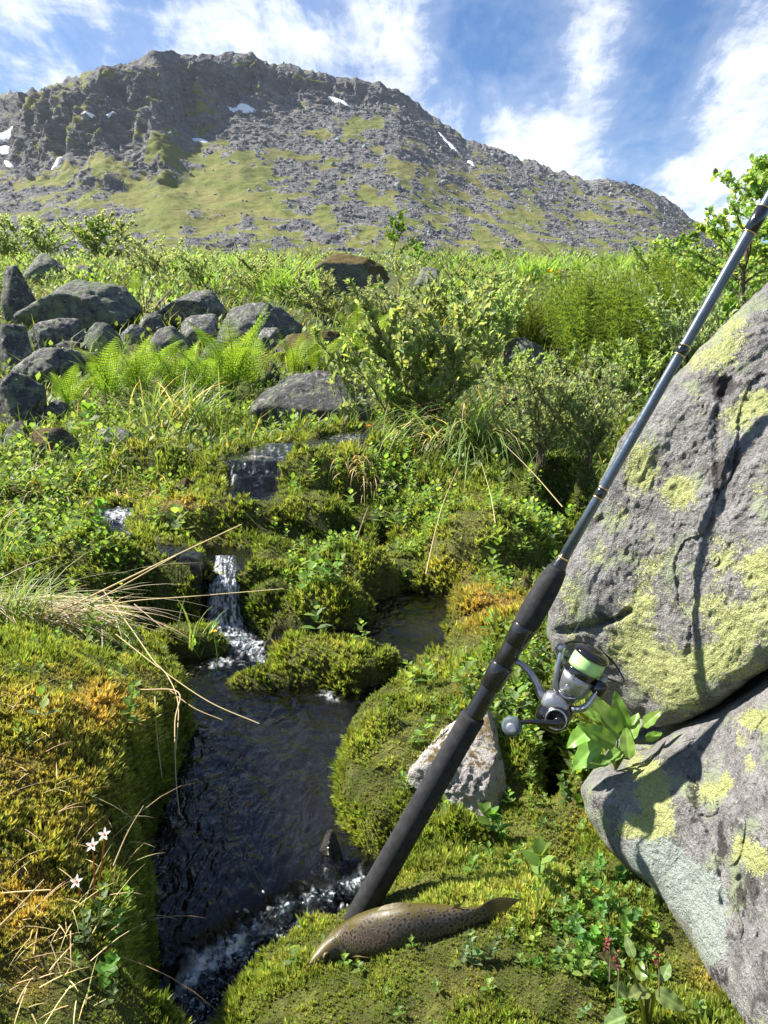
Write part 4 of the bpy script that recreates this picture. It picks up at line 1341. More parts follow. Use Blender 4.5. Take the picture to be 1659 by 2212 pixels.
# far scrub that reads as one mass
r4 = np.random.default_rng(23)
msk = inview & (fr_ > 6.2) & (fr_ < 17)
p, nv, ix = scatter(msk, .44, r4, 360)
pb = PB()
for q_, f_ in zip(p, fr_[ix]):
    su_, sv_, _ = proj(q_[0], q_[1], q_[2])
    if (650 < su_ < 860 and 590 < sv_ < 700) or (885 < su_ < 970 and 600 < sv_ < 680):
        continue
    hgt = r4.uniform(.14, .34) * (.75 + 1.3 * max(0., float(fbm(q_[None] * .55 + 3, 2)[0])))
    wd = hgt * r4.uniform(1.0, 1.7)
    n = 210
    s_ = r4.normal(size=(n, 3))
    s_ /= np.linalg.norm(s_, axis=1)[:, None]
    s_[:, 2] = np.abs(s_[:, 2])
    pos = q_ + s_ * np.array([wd, wd, hgt]) * (r4.random((n, 1)) ** .35)
    base = np.array([[.14, .185, .10], [.12, .18, .05], [.165, .20, .12], [.15, .23, .045]][r4.choice(4, p=[.4, .2, .25, .15])])
    pb.inst(QUAD_V, QUAD_F, frames(s_ + np.array([0, 0, .6]) + r4.normal(0, .5, (n, 3)), None, r4.normal(0, .6, n)) * (.040 * np.exp(r4.normal(0, .25, n)))[:, None, None], pos, jitter(base, n, .22, r4))
    for _ in range(4):
        a_ = r4.random() * 6.28
        pb.tube(q_ + np.array([[0, 0, 0], [math.cos(a_) * wd * .4, math.sin(a_) * wd * .4, hgt * .6], [math.cos(a_) * wd * .8, math.sin(a_) * wd * .8, hgt * 1.05]]), [.008, .006, .003], (.12, .09, .07), 3)
obj('willow_scrub', pb.mesh('scrub', M_leaf), label='distant grey-green willow scrub covering the upper slope below the mountain', cat='scrub', kind='stuff')

# ================================================================== FERNS
def frond_mesh(seed, arch=1.0):
    r = np.random.default_rng(seed)
    pb = PB()
    K = 26
    s = np.linspace(0, 1, K)
    a = .12 + arch * s ** 1.6
    y = np.concatenate([[0], np.cumsum(np.sin(a[:-1]))]) / (K - 1)
    z = np.concatenate([[0], np.cumsum(np.cos(a[:-1]))]) / (K - 1)
    x = .03 * np.sin(s * 3 + seed)
    pts = np.stack([x, y, z], -1)
    pb.tube(pts, np.linspace(.008, .002, K), (.16, .20, .04), 4)
    tan = np.gradient(pts, axis=0)
    tan /= np.linalg.norm(tan, axis=1)[:, None]
    for i in range(5, K):
        env = math.sin(math.pi * min(1, (s[i] - .10) / .93) ** .62) ** .9
        ln = .20 * env + .012
        for sg in (-1, 1):
            side = np.array([sg, 0, 0])
            ax = side * .9 + tan[i] * .42 + np.array([0, 0, -.12])
            ax /= np.linalg.norm(ax)
            up = np.cross(tan[i], side) * sg
            m = 7
            col = jitter((.155, .245, .030), 1, .12, r)[0]
            for j in range(m):
                f = j / m
                b = pts[i] + ax * ln * f + np.array([0, 0, -.03]) * ln * f * f * 3
                wl_ = min(ln * .30, .026) * (1 - f) ** .7 + .003
                hw = ln / m * .46
                for s2 in (-1, 1):
                    tipd = tan[i] * s2 * .9 + ax * .35
                    pb.add([b - ax * hw * .6, b + ax * hw, b + tipd * wl_ + up * .004], [[0, 1, 2]], col * (1 + .15 * s2 * .3))
            pb.add([pts[i] + ax * ln * .9 - tan[i] * .004, pts[i] + ax * ln * 1.08, pts[i] + ax * ln * .9 + tan[i] * .004], [[0, 1, 2]], col)
    return pb.mesh('frond', M_fern, False)


FR = [frond_mesh(1, .8), frond_mesh(2, 1.15), frond_mesh(3, .5), frond_mesh(4, 1.4)]


def fern(u, v, hpx, nf, label, Y=None):
    b = hit(u, v) if Y is None else PY(u, v, Y)
    b[2] = gz(b[0], b[1])
    t = b[1] / ray(u, v)[1]
    h = hpx * t / FPX
    e = obj('fern', None, None, b, label, 'fern', 'bright green ferns by the boulders')
    for k in range(nf):
        f = obj('frond', FR[random.randrange(4)], e)
        f.rotation_euler = (random.uniform(-.32, .05), random.uniform(-.12, .12), 2 * math.pi * (k + random.random() * .5) / nf)
        q = h * random.uniform(1.0, 1.4)
        f.scale = (q * 1.05, q, q)
    return e


fern(500, 868, 170, 11, 'tallest bright fern, in front of the large rounded boulder')
fern(440, 865, 130, 9, 'fern immediately left of the tallest fern')
fern(375, 862, 120, 9, 'fern in the middle of the row, below the grey wedge-shaped boulder')
fern(305, 868, 130, 10, 'fern below the blocky lichened boulder, spreading broadly')
fern(235, 880, 125, 10, 'second fern from the left end of the row')
fern(150, 895, 95, 9, 'lowest fern at the left end of the row beside the large dark boulder')
fern(545, 850, 120, 8, 'fern touching the two-tone boulder on its left')
fern(640, 822, 95, 9, 'yellow-green fern behind the two-tone boulder')
fern(690, 815, 90, 8, 'yellow-green fern right behind the two-tone boulder, second of two')
fern(775, 780, 95, 9, 'fern on the slope above the two-tone boulder')
fern(820, 745, 85, 8, 'fern among willows left of the tall middle willow')
fern(300, 655, 55, 8, 'small far fern to the right of the biggest slab')
fern(770, 700, 50, 8, 'far fern below the moss-capped boulder')
fern(620, 650, 55, 8, 'far fern above the moss-topped boulder')

# ferns and bright grass of the far slope, one mass
r5 = np.random.default_rng(29)
FARF = [(505, 590, 70, 22), (600, 610, 60, 16), (400, 590, 60, 14), (620, 650, 60, 12), (1330, 590, 140, 14), (1180, 610, 120, 8), (1560, 690, 60, 40), (1000, 680, 50, 12)]
pb = PB()
for (u, v, ru, rv) in FARF:
    for _ in range(46):
        uu, vv = u + r5.normal(0, .5) * ru, v + r5.normal(0, .5) * rv
        Y = float(YB(np.clip(vv, 558, 900)))
        b = PY(uu, vv, Y)
        b[2] = gz(b[0], b[1])
        h = r5.uniform(.22, .42)
        n = 12
        blades(pb, np.tile(b, (n, 1)) + r5.normal(0, .05, (n, 3)) * np.array([1, 1, 0]), r5.random(n) * 6.28, h * r5.uniform(.7, 1.2, n), r5.uniform(.1, .5, n), np.full(n, .009), jitter((.155, .235, .055), n, .18, r5), .9, 4, r5)
obj('fern_thicket', pb.mesh('fern_thicket', M_fern), label='bright yellow-green fern thickets on the upper slope below the mountain', cat='ferns', kind='stuff')


# horsetails: whorls of fine drooping branches, dense stands
def horsetail(pb, b, h, r, col):
    st = np.array([b, b + np.array([r.normal(0, .03), r.normal(0, .03), h * .55]), b + np.array([r.normal(0, .06), r.normal(0, .06), h])])
    pb.tube(st, [.004, .003, .0015], col * .9, 3)
    nw, nb = 11, 9
    f = np.repeat(np.linspace(.22, .98, nw), nb)
    N = len(f)
    base = b + (st[2] - b) * f[:, None]
    az = r.random(N) * 6.28
    ln = h * .26 * np.sin(np.pi * np.clip(f, 0, .96) ** .8) ** .6 * r.uniform(.7, 1.15, N) + .01
    blades(pb, base, az, ln, np.full(N, .75) + r.normal(0, .12, N), np.full(N, .0032 * h / .5), jitter(col, N, .15, r), 1.25, 4, r)


r6 = np.random.default_rng(31)
HS = [('dense tall stand of yellow-green horsetails left of the rod', [(1330, 790, 110, 40, 110), (1270, 740, 80, 30, 40), (1420, 720, 60, 40, 40)], 150),
      ('smaller round stand of green horsetails above the pointed grey boulder', [(1150, 735, 50, 20, 60)], 95)]
for lab, regs, hp in HS:
    pb = PB()
    for (u, v, ru, rv, n) in regs:
        for _ in range(n):
            uu, vv = u + r6.uniform(-1, 1) * ru, v + r6.uniform(-1, 1) * rv
            Y = float(YB(vv)) * .97
            b = PY(uu, vv, Y)
            b[2] = gz(b[0], b[1])
            horsetail(pb, b, hp * Y / FPX * r6.uniform(.7, 1.15), r6, np.array([.105, .150, .022]))
    obj('horsetail_stand', pb.mesh('horsetails', M_fern), label=lab, cat='horsetails', kind='stuff')


# ================================================================== GRASS TUSSOCKS, STRAW
def tussock(u, v, hpx, n, label, col=(.14, .22, .06), straw=.1, spread=.05, lean=.35, droop=1.1, wid=.0016, az0=None, azs=3.14, Y=None):
    b = hit(u, v)
    t = b[1] / ray(u, v)[1]
    h = hpx * t / FPX
    r = np.random.default_rng(int(u * 7 + v))
    base = r.normal(0, spread, (n, 3)) * np.array([1, .7, 0])
    base[:, 2] = height(base[:, 0] + b[0], base[:, 1] + b[1]) - b[2] - .005
    az = r.uniform(-math.pi, math.pi, n) if az0 is None else az0 + r.normal(0, azs, n)
    c = jitter(col, n, .2, r)
    d = r.random(n) < straw
    c[d] = jitter((.48, .38, .20), int(d.sum()), .15, r)
    pb = PB()
    blades(pb, base, az, h * np.exp(r.normal(0, .25, n)) * 1.15, np.abs(r.normal(lean, .2, n)), np.full(n, wid) * r.uniform(.7, 1.3, n), c, droop, 7, r)
    return obj('grass_tussock', pb.mesh('blades', M_grass), None, b, label, 'grass', 'grass tussocks along the stream')


tussock(385, 935, 115, 260, 'green grass tussock under the ferns, above the mossy mound', spread=.09, wid=.0030, straw=.15, col=(.13, .21, .06))
tussock(1020, 980, 185, 480, 'long drooping grass tussock with pale straw below the tall middle willow', spread=.06, lean=.55, droop=1.9, wid=.0028, straw=.2, col=(.17, .25, .08))
tussock(960, 960, 100, 130, 'upright green grass left of the drooping tussock', spread=.05, wid=.0018)
tussock(20, 1360, 150, 150, 'green grass tussock at the left edge above the straw', spread=.035, lean=.4, droop=1.2, wid=.0013, az0=.5, azs=1.2)
tussock(-20, 1230, 150, 90, 'taller green grass at the left edge beside the herb carpet', spread=.04, wid=.0016)
tussock(780, 1010, 60, 60, 'thin grass with hanging dry blades on the mossy mound below the upper stream', spread=.03, lean=.8, droop=2.2, straw=.6, az0=-1.5, azs=.8)
tussock(1180, 960, 90, 90, 'fine grass between the willows left of the rod', spread=.06, wid=.0018)
tussock(440, 1490, 80, 26, 'broad-bladed green grass at the edge of the left bank', spread=.02, wid=.0022, lean=.35, droop=.8, straw=.05)
tussock(300, 1075, 60, 70, 'pale grass hanging over the moss left of the wet slab', spread=.05, lean=.7, droop=1.8, straw=.7)
tussock(1310, 1760, 60, 16, 'few dry blades hanging from the dark hollow beside the lower boulder', spread=.012, straw=.8, lean=1.0, droop=2.0, wid=.0012)
tussock(100, 1090, 60, 60, 'fading straw-coloured grass at the left edge above the herbs', spread=.06, lean=.9, droop=1.3, straw=.8)
tussock(900, 880, 90, 80, 'grass at the foot of the tall middle willow', spread=.08, wid=.002)

# dry straw mat hanging from the left bank toward the pool
r7 = np.random.default_rng(37)
b0 = hit(60, 1345)
n = 190
base = b0 + r7.normal(0, 1, (n, 3)) * np.array([.07, .05, 0])
base[:, 2] = height(base[:, 0], base[:, 1]) + .012 + r7.random(n) * .03
pb = PB()
blades(pb, base, r7.normal(-.45, .33, n), .17 * np.exp(r7.normal(0, .35, n)), r7.normal(1.30, .14, n), np.full(n, .0013) * r7.uniform(.6, 1.4, n), jitter((.46, .40, .27), n, .18, r7), .45, 7, r7)
obj('straw_mat', pb.mesh('straw', M_straw), label='mat of dry straw lying over the left bank toward the pool', cat='straw', kind='stuff')
pb = PB()
r8 = np.random.default_rng(38)
n = 240
uv = np.stack([r8.uniform(0, 330, n), r8.uniform(1480, 2180, n)], -1)
base = np.array([hit(*q) for q in uv[:90]])
base = np.concatenate([base + r8.normal(0, .012, base.shape) * np.array([1, 1, 0]) for _ in range(2)])
base[:, 2] = height(base[:, 0], base[:, 1]) + .006
n = len(base)
blades(pb, base, r8.uniform(-3.1, 3.1, n), .032 * np.exp(r8.normal(0, .45, n)), r8.normal(1.25, .25, n), np.full(n, .00045), jitter((.45, .34, .17), n, .25, r8), .5, 5, r8)
obj('dead_grass_litter', pb.mesh('litter', M_straw), label='fine dead grass litter on the rusty moss of the left bank', cat='litter', kind='stuff')


def stalk(pts, rad, label, col=(.55, .44, .24), name='dry_stalk'):
    P_ = np.array([PT(u, v, t) for u, v, t in pts])
    k = np.linspace(0, len(P_) - 1, (len(P_) - 1) * 6 + 1)
    # smooth (Catmull-Rom)
    Q = []
    pp = np.vstack([2 * P_[0] - P_[1], P_, 2 * P_[-1] - P_[-2]])
    for x in k:
        i = min(int(x), len(P_) - 2)
        f = x - i
        a, b, c, d = pp[i], pp[i + 1], pp[i + 2], pp[i + 3]
        Q.append(.5 * (2 * b + (c - a) * f + (2 * a - 5 * b + 4 * c - d) * f * f + (3 * b - a - 3 * c + d) * f ** 3))
    Q = np.array(Q)
    o0 = Q[0].copy()
    pb = PB()
    pb.tube(Q - o0, np.linspace(rad, rad * .5, len(Q)), col, 4)
    return obj(name, pb.mesh('stalk', M_straw), None, o0, label, 'straw', 'long dry grass stalks over the pool')


stalk([(70, 1350, 1.42), (250, 1262, 1.38), (400, 1190, 1.34), (522, 1133, 1.30)], .0019, 'longest straight straw reaching up across the herbs to the mossy mound')
stalk([(95, 1358, 1.38), (230, 1285, 1.34), (380, 1200, 1.30)], .0017, 'straight straw running just below the longest one')
stalk([(160, 1335, 1.36), (260, 1302, 1.33), (420, 1288, 1.30), (612, 1272, 1.27)], .0012, 'thin straw stretching right across the little waterfall')
stalk([(223, 1275, 1.35), (285, 1360, 1.28), (330, 1425, 1.22), (362, 1460, 1.18), (385, 1520, 1.12), (380, 1620, 1.06)], .0013, 'kinked straw bending down from the herbs to the pool edge')
stalk([(250, 1370, 1.28), (340, 1440, 1.22), (450, 1515, 1.16), (560, 1563, 1.12)], .0012, 'straw slanting down to the right over the pool')
stalk([(290, 1305, 1.32), (350, 1355, 1.28)], .0010, 'short straw pointing at the moss islet')
stalk([(300, 1490, 1.10), (385, 1495, 1.09), (378, 1560, 1.05), (380, 1680, .99), (388, 1760, .95)], .0012, 'bent straw hanging straight down beside the pool')
stalk([(335, 1505, 1.08), (338, 1580, 1.04), (350, 1680, .98)], .0010, 'short straw hanging down left of the bent one')
stalk([(365, 1490, 1.10), (420, 1530, 1.08), (480, 1555, 1.07)], .0011, 'brown straw over the water near the left bank')
stalk([(0, 2000, .62), (40, 1960, .61), (95, 1900, .60)], .0011, 'straw with a pale tip at the lower left edge')
stalk([(0, 1930, .66), (60, 1925, .66), (110, 1922, .655)], .0009, 'thin level straw on the left bank moss')
stalk([(245, 1870, .66), (275, 1800, .67), (310, 1740, .68)], .0007, 'hair-thin straw arching over the left bank')
stalk([(920, 1240, 1.62), (940, 1150, 1.70), (960, 1080, 1.78), (990, 1010, 1.85)], .0014, 'straw hanging from the drooping tussock down to the right stream arm')
stalk([(1070, 1130, 1.70), (1060, 1070, 1.76), (1040, 1000, 1.85)], .0013, 'straw hanging straight below the drooping tussock')
stalk([(1215, 1095, 1.70), (1150, 1020, 1.78), (1090, 960, 1.85)], .0013, 'straw arching right from the drooping tussock toward the rod')
stalk([(770, 1165, 1.85), (795, 1095, 1.83)], .0012, 'short upright straw in front of the dark gap')

# ================================================================== FISHING ROD AND REEL
def plain(name, col, rough=.5, metal=0.0, spec=.5, bump=0.0, bscale=400.0, coat=0.0, vary=0.0):
    m, n = new_mat(name)
    co = n.n('ShaderNodeTexCoord').outputs['Object']
    c = tuple(col) + (1,)
    ins = {'Roughness': rough, 'Metallic': metal, 'Specular IOR Level': spec, 'Coat Weight': coat}
    if vary > 0:
        f = n.noise(co, 90, 5, .65)
        ins['Base Color'] = n.mix(n.ramp(f, .35, .7), tuple(q * (1 - vary) for q in col), tuple(min(1, q * (1 + vary)) for q in col))
        ins['Roughness'] = n.ramp(n.noise(co, 160, 4, .6), .3, .7, max(.03, rough - .08), min(1, rough + .12))
    else:
        ins['Base Color'] = c
    if bump > 0:
        ins['Normal'] = n.n('ShaderNodeBump', {'Strength': bump, 'Distance': .0006, 'Height': n.noise(co, bscale, 3, .6)}).outputs[0]
    finish(n, n.n('ShaderNodeBsdfPrincipled', ins))
    return m


M_foam = plain('eva_foam', (.022, .023, .026), .78, 0, .35, .8, 1800, 0, .35)
M_seat = plain('black_plastic', (.012, .012, .014), .25, 0, .5, .1, 500, .3, .2)
M_blank = plain('blue_grey_blank', (.075, .10, .135), .32, .25, .6, .05, 300, .8, .15)
M_wrap = plain('black_wrap', (.010, .010, .012), .18, 0, .5, 0, 1, .8)
M_gold = plain('gold_trim', (.75, .52, .22), .3, .9)
M_gun = plain('gunmetal', (.34, .345, .37), .34, .8, .5, .1, 900, .2, .15)
M_silver = plain('silver_metal', (.52, .53, .56), .22, .95, .5, 0, 1, 0, .1)
M_black = plain('gloss_black', (.010, .010, .012), .12, .1, .5, 0, 1, .5)
M_knob = plain('rubber_knob', (.075, .10, .115), .6, 0, .4, .4, 900, 0, .2)


def line_mat():
    m, n = new_mat('lime_line')
    co = n.n('ShaderNodeTexCoord').outputs['Object']
    wv = n.n('ShaderNodeTexWave', {'Vector': co, 'Scale': 420.0, 'Distortion': 1.2, 'Detail': 2.0}, wave_type='BANDS', bands_direction='Z').outputs[1]
    c = n.mix(wv, (.36, .66, .20), (.55, .85, .36))
    b = n.n('ShaderNodeBump', {'Strength': .5, 'Distance': .0004, 'Height': wv})
    finish(n, n.n('ShaderNodeBsdfPrincipled', {'Base Color': c, 'Roughness': .5, 'Normal': b.outputs[0]}))
    return m


M_line = line_mat()

_hb = hit(768, 1975)
RA, RB = PT(768, 1992, float(_hb[1] / ray(768, 1975)[1])), PT(1655, 440, .69)
rod_dir = (RB - RA) / np.linalg.norm(RB - RA)
_s = np.linspace(-.1, 1.4, 6000)
_lu, _lv, _lt = proj(*(RA[:, None] + rod_dir[:, None] * _s))


def s_at(v):
    return float(np.interp(-v, -_lv, _s))


def basis_rot(z):
    return Vector([float(q) for q in z]).to_track_quat('Z', 'Y').to_matrix()


rodo = obj('fishing_rod', None, None, RA, 'black-handled fishing rod with blue-grey shaft leaning on the lichened boulder', 'fishing rod')
rodo.rotation_euler = basis_rot(rod_dir).to_euler()


def lathe(name, prof, mat, parent, ns=40, caps=True):
    prof = np.array(prof, float)
    th = np.linspace(0, 2 * np.pi, ns, endpoint=False)
    V = np.stack([prof[:, 1, None] * np.cos(th), prof[:, 1, None] * np.sin(th), np.repeat(prof[:, :1], ns, 1)], -1).reshape(-1, 3)
    F = grid_faces(len(prof), ns, True)
    return obj(name, mesh(name, V, F, mat, True), parent)


def px_r(s, wpx):
    t = float(np.interp(s, _s, _lt))
    return .86 * wpx / 2 * t / FPX


def prof_of(segs):
    """segs: (v, width px) -> profile (s, r) with closed ends"""
    out = [(s_at(segs[0][0]), 1e-5)]
    for v, wpx in segs:
        s = s_at(v)
        out.append((s, px_r(s, wpx)))
    out.append((s_at(segs[-1][0]), 1e-5))
    return out


lathe('rear_grip', prof_of([(1994, 56), (1990, 61), (1980, 64), (1930, 66), (1850, 65), (1750, 63), (1650, 62), (1580, 62), (1552, 63), (1546, 60)]), M_foam, rodo)
lathe('butt_cap', prof_of([(2003, 48), (2001, 55), (1994, 58), (1992, 57)]), M_seat, rodo)
thr = []
for k in range(24):
    v = 1548 - k * 2.9
    thr.append((v, 46 if k % 2 else 50))
lathe('reel_seat_thread', prof_of(thr), M_seat, rodo)
lathe('seat_nut', prof_of([(1484, 51), (1482, 54), (1461, 55), (1459, 57), (1436, 58), (1434, 55)]), M_seat, rodo)
lathe('reel_seat', prof_of([(1436, 48), (1434, 51), (1380, 52), (1376, 50)]), M_seat, rodo)
lathe('seat_hood', prof_of([(1392, 54), (1390, 58), (1370, 59), (1368, 60.5), (1352, 61), (1350, 58)]), M_seat, rodo)
lathe('fore_grip', prof_of([(1352, 58), (1348, 63), (1330, 66), (1300, 66), (1270, 63), (1245, 57), (1232, 50), (1226, 44)]), M_foam, rodo)
lathe('winding_check', prof_of([(1228, 40), (1225, 40), (1210, 31), (1206, 29)]), M_seat, rodo)
lathe('gold_ring', prof_of([(1207.5, 30.5), (1206.5, 31), (1205, 31), (1204, 30)]), M_gold, rodo)
lathe('blank', [(s_at(1210), 1e-5), (s_at(1210), px_r(s_at(1205), 28)), (s_at(1070), px_r(s_at(1070), 25.5)), (s_at(758), px_r(s_at(758), 26.5)), (s_at(470), px_r(s_at(470), 30)), (s_at(470) + .45, .0036), (s_at(470) + .45, 1e-5)], M_blank, rodo)
for v, half, wpx in ((1065, 9, 29), (757, 9, 31), (476, 26, 35)):
    wr_ = lathe('thread_wrap', prof_of([(v + half, wpx - 3), (v + half - 1.5, wpx), (v - half + 1.5, wpx), (v - half, wpx - 3)]), M_wrap, rodo)
    for e in (half + 1.2, -half - 1.2):
        lathe('gold_trim', prof_of([(v + e + 1.3, wpx - 3), (v + e + 1, wpx - 1.2), (v + e - 1, wpx - 1.2), (v + e - 1.3, wpx - 3)]), M_gold, wr_)

# reel, drawn in the plane (b, a) of rod and reel; c points to the viewer
a_ = rod_dir
view = PT(1210, 1480, 1.0) - np.array([0, 0, CAMZ])
view /= np.linalg.norm(view)
c_ = -view - a_ * (-(view @ a_))
c_ /= np.linalg.norm(c_)
b_ = np.cross(a_, c_)
RO = RA + rod_dir * s_at(1415)
RO = RO + c_ * 0.0


def CP(cx, cy, dz=0.0):
    """place in the reel plane for a point seen at (cx, cy) of the reel close-up"""
    u, v = CU + cx * .5, 1036.9 + cy * .5
    d = np.array([float(q) for q in ray(u, v)])
    o = np.array([0, 0, CAMZ])
    P0 = RO - c_ * .002
    t = ((P0 - o) @ c_) / (d @ c_)
    return o + d * t + c_ * dz


KP = .5 * float(np.interp(s_at(1480), _s, _lt)) / FPX     # metres per close-up px
reel_c = CP(740, 1010)


def RL(p):
    """world point(s) -> rod-local"""
    Mi = np.array(basis_rot(rod_dir)).T
    return (np.asarray(p, float) - RA) @ Mi.T


def rel_mesh(name, V, F, mat, parent, smooth=True):
    return obj(name, mesh(name, RL(V), F, mat, smooth), parent)


def super_ell(c, ax, half, e=.55, nu=36, nv=22):
    u = np.linspace(0, 2 * np.pi, nu, endpoint=False)
    v = np.linspace(-np.pi / 2, np.pi / 2, nv)
    sg = lambda x, p: np.sign(x) * np.abs(x) ** p
    X = sg(np.cos(v), e)[:, None] * sg(np.cos(u), e)
    Y_ = sg(np.cos(v), e)[:, None] * sg(np.sin(u), e)
    Z_ = np.repeat(sg(np.sin(v), e)[:, None], nu, 1)
    L_ = np.stack([X * half[0], Y_ * half[1], Z_ * half[2]], -1).reshape(-1, 3)
    return c + L_ @ np.array(ax), grid_faces(nv, nu, True)


def revolve(c, axis, prof, ns=44):
    """prof: (height along axis, radius) about axis through c"""
    axis = axis / np.linalg.norm(axis)
    x = np.cross(axis, np.array([.3, .1, .9]))
    x /= np.linalg.norm(x)
    y = np.cross(axis, x)
    pr = np.array(prof, float)
    th = np.linspace(0, 2 * np.pi, ns, endpoint=False)
    V = c + pr[:, 0, None, None] * axis + pr[:, 1, None, None] * (np.cos(th)[:, None] * x + np.sin(th)[:, None] * y)[None]
    return V.reshape(-1, 3), grid_faces(len(pr), ns, True)


def sweep(pts, rx, ry, wdir, ns=14, K=5):
    """elliptic tube along smoothed pts: rx across wdir-perpendicular, ry along wdir"""
    P_ = np.array(pts, float)
    pp = np.vstack([2 * P_[0] - P_[1], P_, 2 * P_[-1] - P_[-2]])
    Q, U_ = [], []
    for x in np.linspace(0, len(P_) - 1, (len(P_) - 1) * K + 1):
        i = min(int(x), len(P_) - 2)
        f = x - i
        a, b, c, d = pp[i:i + 4]
        Q.append(.5 * (2 * b + (c - a) * f + (2 * a - 5 * b + 4 * c - d) * f * f + (3 * b - a - 3 * c + d) * f ** 3))
        U_.append(x / (len(P_) - 1))
    Q = np.array(Q)
    rx = np.interp(U_, np.linspace(0, 1, len(rx)), rx)
    ry = np.interp(U_, np.linspace(0, 1, len(ry)), ry)
    tg = np.gradient(Q, axis=0)
    tg /= np.linalg.norm(tg, axis=1)[:, None]
    n1_ = np.cross(tg, wdir)
    n1_ /= np.linalg.norm(n1_, axis=1)[:, None]
    n2_ = np.cross(n1_, tg)
    th = np.linspace(0, 2 * np.pi, ns, endpoint=False)
    V = Q[:, None] + rx[:, None, None] * np.cos(th)[None, :, None] * n1_[:, None] + ry[:, None, None] * np.sin(th)[None, :, None] * n2_[:, None]
    V = np.concatenate([np.repeat(Q[:1, None], ns, 1), V, np.repeat(Q[-1:, None], ns, 1)])
    return V.reshape(-1, 3), grid_faces(len(V), ns, True)


AX = [b_, a_, c_]
V, F = super_ell(CP(738, 1005, -.001), AX, (72 * KP, 80 * KP, 62 * KP), .72)
reel = rel_mesh('spinning_reel', V, F, M_black, rodo)
reel['label'] = 'grey and black spinning reel with a lime green line spool'
V, F = super_ell(CP(745, 965, .0), AX, (62 * KP, 48 * KP, 58 * KP), .7)
rel_mesh('gear_housing', V, F, M_gun, reel)
V, F = sweep([CP(520, 845), CP(540, 800), CP(575, 785), CP(625, 825), CP(660, 880), CP(685, 930), CP(735, 965)], np.array([7, 12, 13, 15, 17, 22, 30]) * KP, np.array([16, 18, 16, 15, 18, 24, 30]) * KP, c_)
rel_mesh('reel_stem', V, F, M_gun, reel)
V, F = sweep([CP(590, 700), CP(552, 775), CP(500, 880)], np.array([4, 9, 4]) * KP, np.array([14, 18, 14]) * KP, c_)
rel_mesh('reel_foot', V, F, M_gun, reel)
V, F = revolve(CP(752, 1018, 56 * KP), c_, [(-8 * KP, 0), (-8 * KP, 52 * KP), (4 * KP, 52 * KP), (8 * KP, 46 * KP), (9 * KP, 34 * KP), (6 * KP, 32 * KP), (6 * KP, 0)])
rel_mesh('side_plate', V, F, M_seat, reel)
V, F = revolve(CP(752, 1018, 62 * KP), c_, [(0, 36 * KP), (5 * KP, 38 * KP), (6 * KP, 42 * KP), (3 * KP, 45 * KP), (0, 46 * KP)])
rel_mesh('side_ring', V, F, M_silver, reel)
V, F = revolve(CP(765, 1030, 62 * KP), c_, [(0, 0), (0, 24 * KP), (14 * KP, 24 * KP), (18 * KP, 18 * KP), (18 * KP, 0)])
rel_mesh('handle_hub', V, F, M_black, reel)
V, F = sweep([CP(775, 1034, 78 * KP), CP(700, 1026, 84 * KP), CP(630, 1022, 88 * KP), CP(585, 1036, 90 * KP)], np.array([17, 13, 9, 8]) * KP, np.array([7, 6, 5, 5]) * KP, c_)
rel_mesh('handle_arm', V, F, M_black, reel)
V, F = revolve(CP(575, 1038, 86 * KP), c_ * .9 - b_ * .12 + a_ * .1, [(0, 0), (0, 30 * KP), (10 * KP, 40 * KP), (32 * KP, 42 * KP), (44 * KP, 38 * KP), (48 * KP, 28 * KP), (48 * KP, 0)])
rel_mesh('handle_knob', V, F, M_knob, reel)
V, F = revolve(CP(575, 1038, 134 * KP), c_ * .9 - b_ * .12 + a_ * .1, [(0, 0), (0, 24 * KP), (3 * KP, 22 * KP), (4 * KP, 10 * KP), (3 * KP, 0)])
rel_mesh('knob_cap', V, F, M_gun, reel)
# rotor, spool on the axis parallel to the rod
ax0, ax1 = CP(795, 930), CP(905, 742)
sx = (ax1 - ax0)
Ls = np.linalg.norm(sx)
sx /= Ls
h_ = lambda cx, cy: float((CP(cx, cy) - ax0) @ sx)
b2 = np.cross(sx, c_)
b2 /= np.linalg.norm(b2)
V, F = revolve(ax0, sx, [(-.002, 0), (-.002, 46 * KP), (h_(815, 900), 66 * KP), (h_(838, 868), 74 * KP), (h_(850, 846), 75 * KP), (h_(850, 846), 64 * KP), (h_(830, 880), 50 * KP)])
rel_mesh('rotor', V, F, M_gun, reel)
V, F = revolve(ax0, sx, [(h_(825, 880), 50 * KP), (h_(838, 862), 68 * KP), (h_(852, 842), 72 * KP), (h_(862, 828), 73 * KP), (h_(866, 820), 73 * KP), (h_(867, 818), 60 * KP)])
rel_mesh('spool_skirt', V, F, M_black, reel)
V, F = revolve(ax0, sx, [(h_(866, 820), 58 * KP), (h_(866, 820), 70 * KP), (h_(875, 805), 72.5 * KP), (h_(890, 775), 71.5 * KP), (h_(896, 764), 69 * KP), (h_(896, 764), 50 * KP)])
rel_mesh('line_on_spool', V, F, M_line, reel)
V, F = revolve(ax0, sx, [(h_(895, 766), 60 * KP), (h_(896, 764), 77 * KP), (h_(898, 759), 79 * KP), (h_(902, 752), 77 * KP), (h_(908, 742), 66 * KP), (h_(911, 736), 52 * KP), (h_(911, 736), 40 * KP), (h_(915, 729), 36 * KP), (h_(916, 727), 0)])
rel_mesh('drag_knob', V, F, M_black, reel)
